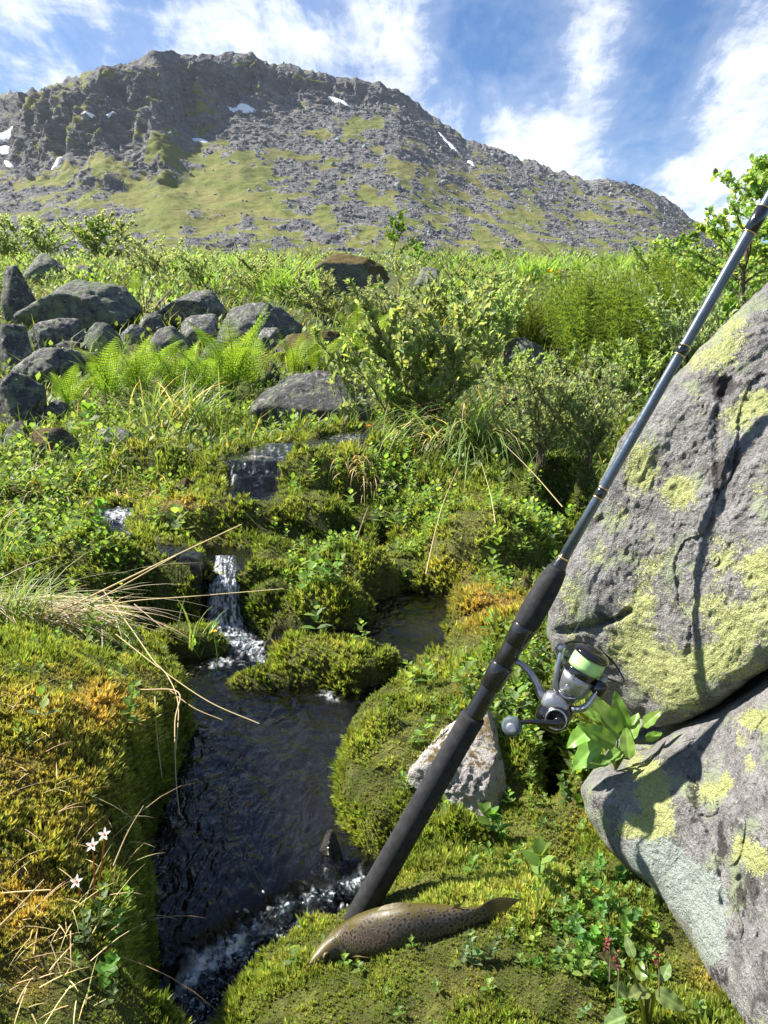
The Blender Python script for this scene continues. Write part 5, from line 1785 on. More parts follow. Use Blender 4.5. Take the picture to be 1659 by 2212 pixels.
for sg, pts in ((1, [CP(770, 925, .004), CP(745, 880, .006), CP(752, 815, .007), CP(765, 760, .006), CP(768, 722, .004)]), (-1, [CP(815, 985, .006), CP(870, 975, .008), CP(915, 920, .008), CP(945, 870, .006), CP(960, 850, .004)])):
    V, F = sweep(pts, np.array([16, 15, 12, 13, 13]) * KP, np.array([14, 14, 12, 12, 10]) * KP, c_)
    rel_mesh('bail_arm', V, F, M_gun, reel)
V, F = sweep([CP(830, 985, .010), CP(880, 965, .013), CP(915, 915, .012), CP(940, 880, .009)], np.array([3, 4, 4, 3]) * KP, np.array([3, 4, 4, 3]) * KP, c_)
rel_mesh('silver_trim', V, F, M_silver, reel)
V, F = sweep([CP(765, 900, .012), CP(790, 925, .014), CP(835, 930, .014)], np.array([3, 4, 3]) * KP, np.array([3, 4, 3]) * KP, c_)
rel_mesh('silver_trim', V, F, M_silver, reel)
V, F = super_ell(CP(768, 722, .004), AX, (20 * KP, 22 * KP, 20 * KP), .8)
rel_mesh('line_roller', V, F, M_gun, reel)
V, F = super_ell(CP(935, 895, .006), AX, (30 * KP, 34 * KP, 26 * KP), .8)
rel_mesh('bail_pivot', V, F, M_black, reel)
V, F = super_ell(CP(800, 888, .0145), AX, (14 * KP, 18 * KP, 5 * KP), .6)
rel_mesh('front_button', V, F, M_silver, reel)
V, F = sweep([CP(775, 712, .0), CP(815, 705, -.010), CP(900, 735, -.020), CP(980, 800, -.022), CP(1030, 868, -.014), CP(1034, 884, -.004), CP(1000, 866, .003), CP(950, 848, .005)], np.full(8, 4.0) * KP, np.full(8, 4.0) * KP, c_, 8, 8)
rel_mesh('bail_wire', V, F, M_black, reel)
V, F = sweep([CP(800, 700, -.004), CP(900, 500, -.002), CP(1000, 260, .0), CP(1090, 90, .0)], np.full(4, 1.1) * KP, np.full(4, 1.1) * KP, c_, 5, 5)
rel_mesh('fishing_line', V, F, plain('thin_line', (.55, .60, .50), .3), reel)
# lettering fragment on the spool skirt and on the handle
for txt, pos, size, rot in (('NO', CP(808, 838, 74 * KP), 34 * KP, -.25), ('spinning', CP(695, 1034, 96 * KP), 17 * KP, -.06)):
    if txt == 'spinning':
        continue
    cu = bpy.data.curves.new('lettering', 'FONT')
    cu.body = txt
    cu.size = size
    cu.extrude = .0001
    cu.materials.append(M_silver)
    tmp = bpy.data.objects.new('tmp', cu)
    COL.objects.link(tmp)
    bpy.context.view_layer.update()
    lm = bpy.data.meshes.new_from_object(tmp.evaluated_get(bpy.context.evaluated_depsgraph_get()))
    bpy.data.objects.remove(tmp)
    lm.materials.clear()
    lm.materials.append(M_silver)
    to = obj('lettering', lm, reel)
    Mw = Matrix(((float(b_[0]), float(a_[0]), float(c_[0])), (float(b_[1]), float(a_[1]), float(c_[1])), (float(b_[2]), float(a_[2]), float(c_[2])))) @ Matrix.Rotation(rot, 3, 'Z')
    Ml = basis_rot(rod_dir).transposed() @ Mw
    lp = RL(pos)
    to.matrix_basis = Matrix.Translation(Vector([float(q) for q in lp])) @ Ml.to_4x4()

# ================================================================== TROUT
sp_px = [(666, 2083, .006), (700, 2056, .014), (745, 2034, .017), (800, 2016, .019), (860, 2002, .021), (920, 1992, .020), (980, 1984, .017), (1025, 1977, .013), (1055, 1967, .010), (1074, 1963, .008), (1094, 1968, .006)]
SPn = np.array([hit(u, v, o * .8) for u, v, o in sp_px]) - np.array([0, 0, .002])
NS, NA = 220, 104
k = np.linspace(0, len(SPn) - 1, NS)
S_ = np.stack([np.interp(k, np.arange(len(SPn)), SPn[:, j]) for j in range(3)], -1)
for _ in range(260):
    S_[1:-1] = (S_[:-2] + 2 * S_[1:-1] + S_[2:]) / 4
ds = np.linalg.norm(np.diff(S_, axis=0), axis=1)
cs = np.concatenate([[0], np.cumsum(ds)])
FL = cs[-1]
S_ = np.stack([np.interp(np.linspace(0, FL, NS), cs, S_[:, j]) for j in range(3)], -1)
tg = np.gradient(S_, axis=0)
tg /= np.linalg.norm(tg, axis=1)[:, None]
hor = np.cross(tg, np.array([0, 0, 1.]))
hor /= np.linalg.norm(hor, axis=1)[:, None]
hor *= np.sign(hor[:, 1:2])
upv = np.cross(hor, tg)
upv *= np.sign(upv[:, 2:3])
TLT = R(78)
dor = upv * math.sin(TLT) + hor * math.cos(TLT) * 1.0
dor /= np.linalg.norm(dor, axis=1)[:, None]
flank = np.cross(dor, tg)
flank *= -np.sign((flank * hor).sum(1))[:, None]          # toward the viewer
fs_ = np.linspace(0, 1, NS)
Hh = np.interp(fs_, [0, .012, .04, .10, .18, .30, .42, .55, .66, .76, .84, .88, .93, 1.0], np.array([.02, .11, .25, .50, .74, .95, 1.0, .95, .80, .58, .40, .38, .55, .72]) * .0215 * FL / .20)
Ww = np.interp(fs_, [0, .012, .05, .12, .20, .32, .45, .60, .75, .84, .88, .93, 1.0], np.array([.02, .14, .36, .64, .84, 1.0, .98, .82, .50, .28, .16, .06, .03]) * .0150 * FL / .20)
ker = np.ones(7) / 7
Hh[3:-3] = np.convolve(Hh, ker, 'valid')
Ww[3:-3] = np.convolve(Ww, ker, 'valid')
ph = np.linspace(0, 2 * np.pi, NA, endpoint=False)
cph, sph = np.cos(ph), np.sin(ph)
FV = S_[:, None] + Hh[:, None, None] * cph[None, :, None] * dor[:, None] + Ww[:, None, None] * (np.sign(sph) * np.abs(sph) ** .85)[None, :, None] * flank[:, None]
# tail edge: notch
SS, PHI = np.meshgrid(fs_, ph, indexing='ij')
cp_, sp2 = np.cos(PHI), np.sin(PHI)
ext = sstep(.90, 1.0, SS) * (np.abs(cp_) ** 1.5) * .012
FV = FV + tg[:, None] * ext[..., None]
# gill cover ridge, mouth slit, eye socket
gill = .215 - .05 * cp_ ** 2
FV = FV + flank[:, None] * (np.sign(sp2) * .0022 * sstep(gill - .06, gill - .004, SS) * sstep(gill + .005, gill, SS))[..., None]
mouth_c = -.18 + SS * 1.6
mo = np.exp(-(((cp_ - mouth_c) / .13) ** 2)) * sstep(.10, .075, SS)
FV = FV - flank[:, None] * (np.sign(sp2) * mo * .0030)[..., None]
# colouring
q3 = np.stack([SS * 22, cp_ * 3.2, np.sign(sp2) * .5], -1).reshape(-1, 3)
nz = fbm(q3, 3).reshape(SS.shape)
nz2 = fbm(q3 * 4.1 + 3, 3).reshape(SS.shape)
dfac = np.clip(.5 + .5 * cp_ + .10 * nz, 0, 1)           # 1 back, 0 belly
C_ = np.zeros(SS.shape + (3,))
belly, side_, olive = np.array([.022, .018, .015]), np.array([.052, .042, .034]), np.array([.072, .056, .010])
C_[:] = belly  # near-black underside: shade on the lower half painted into the skin
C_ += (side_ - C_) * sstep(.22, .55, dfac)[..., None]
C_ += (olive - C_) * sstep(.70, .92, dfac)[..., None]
C_ += (np.array([.17, .13, .055]) - C_) * (sstep(.13, .05, SS) * .5 * sstep(.3, .6, dfac))[..., None]
C_ *= (1 + .35 * nz2)[..., None]
r9 = np.random.default_rng(51)
for i in range(900):
    s0, c0, sd0 = r9.uniform(.13, .90), r9.uniform(-.55, .95), r9.choice([-1, 1])
    rs = r9.uniform(.0048, .0086)
    m = (np.sign(sp2) == sd0)
    hl = np.interp(s0, fs_, Hh) / FL
    d_ = np.sqrt(((SS - s0) / rs) ** 2 + ((np.arccos(np.clip(cp_, -1, 1)) - math.acos(c0)) * hl / rs) ** 2)
    halo = np.exp(-((d_ - 1.3) / .4) ** 2) * .35 * m
    C_ += (np.array([.16, .125, .095]) - C_) * halo[..., None]
    kx = sstep(1.05, .75, d_) * m
    C_ += (np.array([.010, .007, .006]) - C_) * (kx * .95)[..., None]
C_ += (np.array([.02, .016, .012]) - C_) * (np.clip(mo * 1.2, 0, 1) * .8)[..., None]
C_ += (np.array([.05, .04, .02]) - C_) * (np.exp(-((SS - gill - .004) / .006) ** 2) * .8 * (dfac < .8))[..., None]
tail = sstep(.90, .94, SS)
C_ += (np.array([.08, .062, .018]) * (1 + .5 * np.sin(PHI * 34))[..., None] - C_) * tail[..., None]
FVf = np.concatenate([FV.reshape(-1, 3), S_[:1] - tg[:1] * .0008, S_[-1:]])
Ff = grid_faces(NS, NA, True)
trif = [[NS * NA, (j + 1) % NA, j, j] for j in range(NA)]
fo_ = S_[0].copy()


def fish_mat():
    m, n = new_mat('trout_skin')
    a = n.n('ShaderNodeAttribute', None, attribute_name='col').outputs[0]
    co = n.n('ShaderNodeTexCoord').outputs['Object']
    vv_ = n.voro(co, 1300, 'F1')
    b = n.n('ShaderNodeBump', {'Strength': .35, 'Distance': .0004, 'Height': vv_})
    finish(n, n.n('ShaderNodeBsdfPrincipled', {'Base Color': a, 'Roughness': n.ramp(n.noise(co, 300, 3), .3, .7, .36, .55), 'Specular IOR Level': .42, 'Normal': b.outputs[0], 'Coat Weight': .12, 'Coat Roughness': .12}))
    return m


M_fish = fish_mat()
trout = obj('trout', mesh('trout', FVf - fo_, Ff[:, ::-1], M_fish, True, np.concatenate([C_.reshape(-1, 3), C_[0].mean(0)[None], C_[-1].mean(0)[None]])), None, fo_, 'brown spotted trout lying on the moss at the foot of the rod', 'fish')
trout['kind'] = 'thing'


def at_fish(s, c, off=1.0, side=1):
    i = int(np.clip(s * (NS - 1), 0, NS - 1))
    sn = math.sqrt(max(0, 1 - c * c))
    return S_[i] + (Hh[i] * c * dor[i] + Ww[i] * sn ** .85 * side * flank[i]) * off, i


def fin(name, s0, s1, c, length, sweep_, outd, col, side=1, nspan=9, nray=7):
    V, Fq, Cc = [], [], []
    for th_ in (-.0004, .0004):
        for i in range(nspan):
            f = i / (nspan - 1)
            s = s0 + (s1 - s0) * f
            p, k = at_fish(s, c, .97, side)
            od = outd[0] * dor[k] + outd[1] * flank[k] + sweep_ * tg[k]
            od /= np.linalg.norm(od)
            ll = length * (math.sin(math.pi * (.18 + .72 * f)) ** .7)
            for j in range(nray):
                g = j / (nray - 1)
                V.append(p + od * ll * g + flank[k] * th_ * (1 - g * .7) + dor[k] * 0.0008 * math.sin(f * 25) * g)
                Cc.append(np.array(col) * (.75 + .4 * (i % 2)))
    F = np.concatenate([grid_faces(nspan, nray), grid_faces(nspan, nray)[:, ::-1] + nspan * nray])
    return obj(name, mesh(name, np.array(V) - fo_, F, M_fish, True, np.array(Cc)), trout)


sc_f = FL / .20
fin('dorsal_fin', .43, .56, .97, .010 * sc_f, 1.4, (.6, -.6), (.09, .07, .02))
fin('adipose_fin', .76, .785, .97, .007 * sc_f, 1.2, (1, 0), (.20, .16, .04), 1, 6, 5)
fin('pectoral_fin', .235, .275, -.45, .030 * sc_f, 1.9, (-.30, .75), (.15, .115, .05), 1, 9)
fin('pelvic_fin', .55, .605, -.55, .024 * sc_f, 1.6, (-.45, .7), (.16, .135, .09), 1, 9)
fin('anal_fin', .72, .775, -.80, .019 * sc_f, 1.1, (-.75, .6), (.24, .13, .09), 1, 9)
ep, ei = at_fish(.085, .28, .93, 1)
V, F = super_ell(ep, [tg[ei], dor[ei], flank[ei]], (.0036 * sc_f, .0036 * sc_f, .0022 * sc_f), 1.0, 24, 14)
rr_ = np.abs((V - ep) @ np.stack([tg[ei], dor[ei]], -1))
rr_ = np.hypot(rr_[:, 0], rr_[:, 1])
ec = np.where((rr_ < .0024 * sc_f)[:, None], np.array([.004, .004, .005]), np.array([.16, .12, .05]))
obj('eye', mesh('eye', V - fo_, F, M_fish, True, ec), trout)

# ================================================================== BROAD-LEAVED PLANTS AND FLOWERS
def big_leaf(length, width, curl, col, seed=0, nl=14, nw=9):
    r = np.random.default_rng(seed)
    f = np.linspace(0, 1, nl)
    wv = width * (np.sin(np.pi * f ** .75) ** .75 + .02) * (1 - .15 * f)
    g = np.linspace(-1, 1, nw)
    X = wv[:, None] * g
    Y_ = np.repeat((f * length)[:, None], nw, 1)
    Z_ = -curl * length * (f ** 2)[:, None] + .30 * np.abs(X) + width * .10 * np.sin(f * 17 + seed)[:, None] * np.abs(g)
    V = np.stack([X, Y_, Z_], -1).reshape(-1, 3)
    c = np.array(col) * (1 + .25 * fbm(V * 60 + seed, 3)[:, None])
    vein = np.exp(-(np.abs(g)[None] / .12) ** 2) + .5 * (np.sin(f[:, None] * 32 - np.abs(g)[None] * 5) > .82)
    c = c + (np.array([.24, .33, .10]) - c) * (.45 * np.clip(vein, 0, 1)).reshape(-1, 1)
    return mesh('leaf', V, grid_faces(nl, nw), M_glossleaf, True, c)


def leaf_plant(name, root_px, leaves, label, cat, col, group=None, off=0.0, stemcol=(.16, .18, .05), t0=None):
    """leaves: (u, v of base of blade, u, v of tip, depth shift at the blade, width ratio)"""
    b = hit(*root_px, off)
    if t0 is not None:
        b = PT(root_px[0], root_px[1], t0)
    t0 = b[1] / ray(*root_px)[1]
    e = obj(name, None, None, b, label, cat, group)
    for k, lf in enumerate(leaves):
        u0, v0, u1, v1, dt, wr_ = lf[:6]
        cc = lf[6] if len(lf) > 6 else col
        p0, p1 = PT(u0, v0, t0 + dt), PT(u1, v1, t0 + dt + .008 * (1 if k % 2 else -1))
        d = p1 - p0
        ln = np.linalg.norm(d)
        me = big_leaf(ln * 1.04, ln * wr_ * .5, .12, cc, k + int(u0))
        o = obj('leaf', me, e)
        vdir = np.array([0, 0, CAMZ]) - p0
        vdir /= np.linalg.norm(vdir)
        nrm_ = vdir * .75 + np.array([-.25, .1, .55]) + np.array([.25 * math.sin(k * 2.3), 0, .15 * math.cos(k * 1.7)])
        M3 = frames(d[None], nrm_[None])[0]
        m4 = Matrix([[float(M3[i, j]) for j in range(3)] + [float((p0 - b)[i])] for i in range(3)] + [[0, 0, 0, 1]])
        o.matrix_basis = m4
        pb = PB()
        mid = (p0 - b) * .5 + np.array([0, 0, .25 * np.linalg.norm(p0 - b)])
        pb.tube(np.array([[0, 0, -.004], mid, p0 - b]), [.0013, .0011, .0009], stemcol, 5)
        obj('leaf_stalk', pb.mesh('leaf_stalk', M_leaf), e)
    return e


G1 = (.105, .190, .030)
leaf_plant('broad_leaved_plant', (1330, 1655), [(1285, 1570, 1225, 1610, -.01, .62), (1300, 1600, 1235, 1660, -.015, .60), (1330, 1610, 1255, 1565, -.02, .45), (1335, 1600, 1268, 1490, .0, .40), (1350, 1590, 1330, 1500, .0, .42), (1360, 1600, 1375, 1540, -.01, .62),
                                                    (1345, 1620, 1300, 1650, -.02, .5), (1360, 1640, 1350, 1570, -.015, .5), (1390, 1570, 1425, 1535, -.01, .6), (1395, 1600, 1430, 1580, -.005, .5), (1320, 1640, 1270, 1655, -.02, .55), (1300, 1560, 1250, 1520, .0, .35)],
           'large glossy dock-like leaves right below the reel against the boulder', 'plant', G1, t0=.80)
leaf_plant('round_leaved_plant', (1400, 2215), [(1400, 2140, 1360, 2150, -.02, .75, (.12, .15, .05)), (1385, 2120, 1385, 2075, -.02, .7, (.13, .17, .05)), (1415, 2140, 1480, 2180, -.03, .6, (.12, .17, .05)), (1355, 2195, 1300, 2215, -.02, .7, (.07, .11, .035)),
                                                    (1360, 2150, 1325, 2130, -.02, .7, (.09, .13, .04)), (1370, 2070, 1350, 2020, -.02, .5, (.10, .15, .05)), (1340, 2090, 1300, 2060, -.02, .55, (.13, .10, .04)), (1430, 2120, 1445, 2080, -.02, .7, (.08, .13, .04))],
           'plant with rounded reddish-green leaves and small red seed heads at the bottom right', 'plant', (.11, .15, .05))
rp = COL.objects[-1].parent
pb = PB()
M_red = leaf_mat('red_seed', .6, .15, (1.1, .8, .7))
for k, (u, v) in enumerate([(1330, 2085), (1418, 2085), (1312, 2050)]):
    r = np.random.default_rng(k)
    bt, tp_ = PT(u + 5, v + 70, .56), PT(u, v - 25, .57)
    bb = np.array(rp.location)
    q = PB()
    q.tube(np.array([bt - bb, (bt + tp_) / 2 - bb + .002, tp_ - bb]), [.0007, .0006, .0005], (.075, .065, .025), 5)
    n = 26
    f = r.uniform(.72, 1, n)[:, None]
    q.inst(LEAF_V * np.array([1.4, 1, 1]), LEAF_F, frames(r.normal(size=(n, 3)) + np.array([0, 0, .5])) * .0026, bt * (1 - f) + tp_ * f - bb + r.normal(0, .0012, (n, 3)), jitter((.12, .03, .025), n, .3, r))
    obj('seed_head', q.mesh('seed_head', M_red), rp)


HARR = []


def herb_mesh(seed, pairs=5, wl_=.33, col=(.11, .19, .035), round_=1.0):
    """unit-height herb with opposite leaves"""
    r = np.random.default_rng(seed)
    pb = PB()
    bend = r.normal(0, .12, 2)
    k = np.linspace(0, 1, 6)
    st = np.stack([bend[0] * k ** 2, bend[1] * k ** 2, k], -1)
    pb.tube(st, np.linspace(.03, .018, 6), np.array(col) * 1.1, 5)
    for j in range(pairs):
        f = .18 + .82 * j / (pairs - 1)
        p0 = np.array([bend[0] * f * f, bend[1] * f * f, f])
        for sg in range(2 if j < pairs - 1 else 4):
            th = j * 1.57 + sg * (math.pi if j < pairs - 1 else 1.57) + r.normal(0, .25)
            el = .15 + .75 * f + r.normal(0, .15)
            d = np.array([[math.cos(th) * math.cos(el), math.sin(th) * math.cos(el), math.sin(el)]])
            ln = wl_ * (1.15 - .35 * f) * r.uniform(.8, 1.2)
            pb.inst(HI_V * np.array([1.2 * round_, 1, 1.3]), HI_F, frames(d, None, r.normal(0, .2, 1)) * ln, p0[None], jitter(col, 1, .15, r))
    HARR.append((np.concatenate(pb.V), np.concatenate(pb.F), np.concatenate(pb.C)))
    return pb.mesh('herb', M_leaf)


HB = [herb_mesh(1), herb_mesh(2, 6, .3), herb_mesh(3, 4, .42, (.14, .22, .05), 1.3), herb_mesh(4, 5, .36, (.115, .17, .075), 1.1), herb_mesh(5, 4, .45, (.095, .18, .035), 1.5)]


def herb(u, v, hpx, var, label, group=None, wf=1.0):
    b = hit(u, v)
    t = b[1] / ray(u, v)[1]
    h = hpx * t / FPX
    o = obj('leafy_herb', HB[var], None, b - np.array([0, 0, .003]), label, 'herb', group)
    o.rotation_euler = (random.uniform(-.25, .25), random.uniform(-.25, .25), random.random() * 6.28)
    o.scale = (h * wf, h * wf, h)
    return o


for u, v, h, var, lab in [(1020, 2085, 70, 3, 'bluish-green leafy herb just right of the trout belly'), (1050, 2080, 60, 3, 'second bluish-green herb at the right of the trout belly'), (1000, 2075, 45, 3, 'smallest bluish-green herb close to the trout belly'),
                          (1170, 1925, 110, 2, 'pale green herb with pointed leaves standing in front of the dark hollow'), (1105, 1910, 50, 2, 'little herb on the moss left of the pale pointed one'),
                          (1060, 1870, 45, 0, 'tiny herb growing on the dark green moss cushion'), (1150, 1880, 60, 1, 'herb leaning out of the dark hollow'), (1060, 1790, 55, 4, 'round-leaved herb under the whitish stone'), (1090, 1815, 60, 4, 'round-leaved herb on the right rim of the moss cushion'),
                          (950, 1905, 30, 0, 'tiny herb behind the trout back'), (210, 2010, 90, 3, 'leafy herb on the left bank below the white star flowers'), (180, 2040, 70, 3, 'leafy herb left of its taller twin on the left bank'), (245, 2030, 80, 1, 'slender herb at the water edge of the left bank'),
                          (225, 2110, 60, 4, 'round pale-leaved herb low on the left bank'), (235, 2170, 50, 3, 'small herb near the bottom edge on the left bank'), (160, 2090, 40, 0, 'tiny herb beside the round pale-leaved one'), (270, 1985, 70, 0, 'herb overhanging the pool from the left bank'),
                          (275, 1560, 90, 1, 'reddish-stemmed herb at the top of the left bank'), (660, 1268, 60, 2, 'herb standing on the islet right of the little waterfall'), (700, 1262, 65, 2, 'taller herb at the middle of the same islet'), (735, 1270, 50, 1, 'herb at the right end of the islet by the waterfall'),
                          (484, 1440, 30, 2, 'tiny herb on the submerged moss below the waterfall'), (835, 1545, 40, 1, 'herb at the pool edge on the bright moss mound'), (900, 1610, 60, 2, 'herb leaning on the left side of the whitish stone'), (470, 1408, 25, 0, 'tiny herb at the tip of the moss islet'),
                          (870, 1275, 40, 2, 'herb by the right stream arm'), (210, 1150, 60, 4, 'herb with upright spoon-shaped leaves by the upper-left pool'), (195, 945, 60, 4, 'lobed-leaf herb beside the pale rock with orange moss')]:
    herb(u, v, h, var, lab)
r10 = np.random.default_rng(61)


def herb_patch(n, cu_, cv_, su, sv, ok, hr, vars_, label):
    pb = PB()
    for _ in range(n):
        u, v = r10.normal(cu_, su), r10.normal(cv_, sv)
        if not ok(u, v):
            continue
        b = hit(u, v)
        h = r10.uniform(*hr) * b[1] / ray(u, v)[1] / FPX
        V, F, C = HARR[int(r10.choice(vars_))]
        M3 = np.array(Matrix.Rotation(r10.random() * 6.28, 3, 'Z') @ Matrix.Rotation(r10.normal(0, .3), 3, 'X'))
        pb.add((V * h) @ M3.T + b - np.array([0, 0, .003]), F, np.clip(C * math.exp(r10.normal(0, .22)) * np.array([[1, 1, 1], [1.35, 1.1, 1.0], [.95, .92, 1.7], [1.9, .95, .9]])[r10.choice(4, p=[.45, .3, .2, .05])], 0, 1))
    return obj('herb_patch', pb.mesh('herb_patch', M_leaf), None, None, label, 'herbs', None, 'stuff')


herb_patch(95, 1300, 2010, 80, 85, lambda u, v: u < 1450 + (v - 1990) * .35 and v < 2230 and u > 1130, (26, 48), [0, 2, 4], 'dense patch of small round-leaved herbs between trout and lower boulder')
herb_patch(120, 1110, 1540, 80, 85, lambda u, v: v > 1400 and u < 1270 and not (u < 1130 and v > 1550), (30, 52), [0, 1, 2], 'bright green patch of small herbs behind the rod and reel')
herb_patch(40, 1240, 1660, 45, 40, lambda u, v: u > 1150 and u < 1330, (26, 44), [0, 4], 'small herbs around the foot of the large glossy leaves')


def star_flower(u, v, ub, vb, label):
    b = hit(ub, vb)
    t = b[1] / ray(ub, vb)[1]
    top = PT(u, v, t - .005)
    e = obj('star_flower', None, None, b, label, 'flower', 'white star flowers of the left bank')
    pb = PB()
    pb.tube(np.array([[0, 0, -.003], (top - b) * .5 + np.array([.002, 0, .003]), top - b]), [.0009, .0008, .0006], (.22, .13, .04), 5)
    obj('flower_stem', pb.mesh('flower_stem', M_leaf), e)
    pm = PB()
    pm.add(LEAF_V * np.array([.85, 1, .6]) * .0068, LEAF_F, (.60, .60, .55))
    me = pm.mesh('petal', M_petal)
    ax = np.array([-.2, -.6, .75])
    ax /= np.linalg.norm(ax)
    x = np.cross(ax, (0, 0, 1.))
    x /= np.linalg.norm(x)
    y = np.cross(ax, x)
    for k in range(5):
        d = math.cos(k * 1.2566) * x + math.sin(k * 1.2566) * y + ax * .25
        M3 = frames(d[None], ax[None])[0]
        o = obj('petal', me, e)
        o.matrix_basis = Matrix([[float(M3[i, j]) for j in range(3)] + [float((top - b)[i])] for i in range(3)] + [[0, 0, 0, 1]])
    V, F = super_ell(top - b + ax * .001, [x, y, ax], (.0011, .0011, .0011), 1.0, 12, 8)
    obj('flower_centre', mesh('flower_centre', V, F, M_leaf, True, np.tile((.45, .22, .18), (len(V), 1))), e)


M_petal = leaf_mat('petal', .6, .35, (1, 1, .95), .3, 1.2, 1.3)
star_flower(226, 1803, 205, 1950, 'white star flower at the top of a reddish stem')
star_flower(200, 1826, 200, 1955, 'white star flower a little lower and left of the topmost')
star_flower(166, 1905, 170, 1945, 'lowest white star flower close to the moss')

# orange petals / yellow flowers
for (u, v, t, lab) in [(463, 1366, 1.50, 'single orange flower on the tip of the moss islet below the waterfall'), (795, 922, 2.75, 'single orange flower beside the upper stream under the willow')]:
    p0 = PT(u, v, t)
    pb = PB()
    r = np.random.default_rng(u)
    for k in range(5):
        th = k * 1.2566
        pb.inst(LEAF_V * np.array([1.8, 1, 2.5]), LEAF_F, frames(np.array([[math.cos(th), math.sin(th), .8]])) * .007 * t / 1.5, np.zeros((1, 3)), np.array([[.60, .22, .01]]))
    pb.tube(np.array([[0, 0, 0], [.004, 0, -.05], [0, 0, -.09]]), [.001, .001, .001], (.1, .15, .03), 4)
    obj('orange_flower', pb.mesh('orange_flower', leaf_mat('orange_petal_%d' % u, .5, .3, (1.1, .9, .3))), None, p0, lab, 'flower')

# ================================================================== BIRCHES
def birch_meshes(seed, nleaf, leaf, col=(.115, .185, .045), nb=16, lean=.1):
    r = np.random.default_rng(seed)
    tr, lf = PB(), PB()
    k = np.linspace(0, 1, 9)
    tk = np.stack([lean * k ** 1.5 + .03 * np.sin(k * 7 + seed), .04 * np.sin(k * 5), k], -1)
    tr.tube(tk, np.linspace(.020, .004, 9), (.12, .09, .07), 7)
    tw = []
    for i in range(nb):
        f = r.uniform(.12, .97)
        p0 = np.array([np.interp(f, k, tk[:, j]) for j in range(3)])
        az = i * 2.4 + r.normal(0, .3)
        ln = (.46 * (1.15 - f) + .07) * r.uniform(.7, 1.2)
        kk = np.linspace(0, 1, 6)
        q = p0 + np.stack([np.cos(az) * ln * kk, np.sin(az) * ln * kk, ln * (.75 * kk - .2 * kk ** 2)], -1) + np.cumsum(r.normal(0, .008, (6, 3)), 0)
        tr.tube(q, np.linspace(.008, .002, 6), (.13, .09, .07), 5)
        tw.append(q)
        for j in range(6):
            b = r.integers(1, 6)
            a2 = az + r.normal(0, .9)
            l2 = ln * r.uniform(.25, .5)
            q2 = q[b] + np.stack([np.cos(a2) * l2 * kk[:4] * 1.4, np.sin(a2) * l2 * kk[:4] * 1.4, l2 * kk[:4] * r.uniform(.2, 1.1)], -1)
            tr.tube(q2, np.linspace(.003, .0012, 4), (.13, .09, .07), 4)
            tw.append(q2)
    per = nleaf // len(tw)
    for q in tw:
        n = per
        x = r.random(n) * (len(q) - 1)
        i = np.minimum(x.astype(int), len(q) - 2)
        pos = q[i] + (q[i + 1] - q[i]) * (x - i)[:, None] + r.normal(0, .010, (n, 3))
        d = r.normal(0, .7, (n, 3)) + np.array([0, 0, -.05])
        lf.inst(LEAF_V * np.array([1.5, 1, 1]), LEAF_F, frames(d, None, r.normal(0, .8, n)) * (leaf * np.exp(r.normal(0, .22, n)))[:, None, None], pos, jitter(col, n, .22, r))
    return tr.mesh('trunk', M_bark), lf.mesh('crown', M_leaf)


B1 = birch_meshes(1, 4800, .030, (.20, .28, .085), 26)
B2 = birch_meshes(2, 2600, .040, (.19, .27, .08), 18, -.1)
B3 = birch_meshes(3, 700, .065, (.13, .22, .045), 12, .15)


def birch(bm_, u, v, h, wf, label, Y, rz=0., tilt=0.):
    e = plant('birch_tree', (('trunk', bm_[0]), ('crown', bm_[1])), u, v, h, wf, rz, label, 'tree', 'young birches', Y, tilt)
    return e


birch(B1, 1610, 640, 335, 1.05, 'tallest birch, behind the rod tip at the right edge', 5.6, .5)
birch(B2, 1545, 640, 190, .95, 'birch with bare twigs left of the tallest, beside the rod', 6.4, 2.0)
birch(B2, 1700, 660, 250, 1.0, 'birch cut by the right edge behind the largest boulder', 6.0, 3.3)
birch(B3, 1470, 600, 100, 1.2, 'low bushy birch on the crest left of the rod', 9.0, 1.0)
birch(B3, 215, 560, 105, 1.1, 'small green birch on the crest above the boulder pile', 14.0, 2.2)
birch(B3, 850, 570, 115, .7, 'slender birch sapling on the crest behind the moss-capped boulder', 13.0, .3)
birch(B3, 900, 585, 60, 1.0, 'little birch sapling on the crest above the small pale green boulder', 12.0, 1.3)
birch(B3, 1070, 590, 45, .9, 'tiny birch sapling on the crest against the scree', 12.0, 4.3)

r11 = np.random.default_rng(71)
pb = PB()
for _ in range(22):
    b = PY(1195 + r11.normal(0, 14), 622 + r11.normal(0, 4), 8.6)
    b[2] = gz(b[0], b[1]) + r11.uniform(.10, .16)
    for k in range(5):
        pb.inst(LEAF_V * np.array([1.8, 1, 1]), LEAF_F, frames(np.array([[math.cos(k * 1.26), math.sin(k * 1.26), .5]])) * .018, b[None], np.array([[.65, .52, .03]]))
obj('yellow_flowers', pb.mesh('yellow_flowers', M_leaf), label='sprinkle of tiny yellow flowers in the grass on the far slope', cat='flowers', kind='stuff')


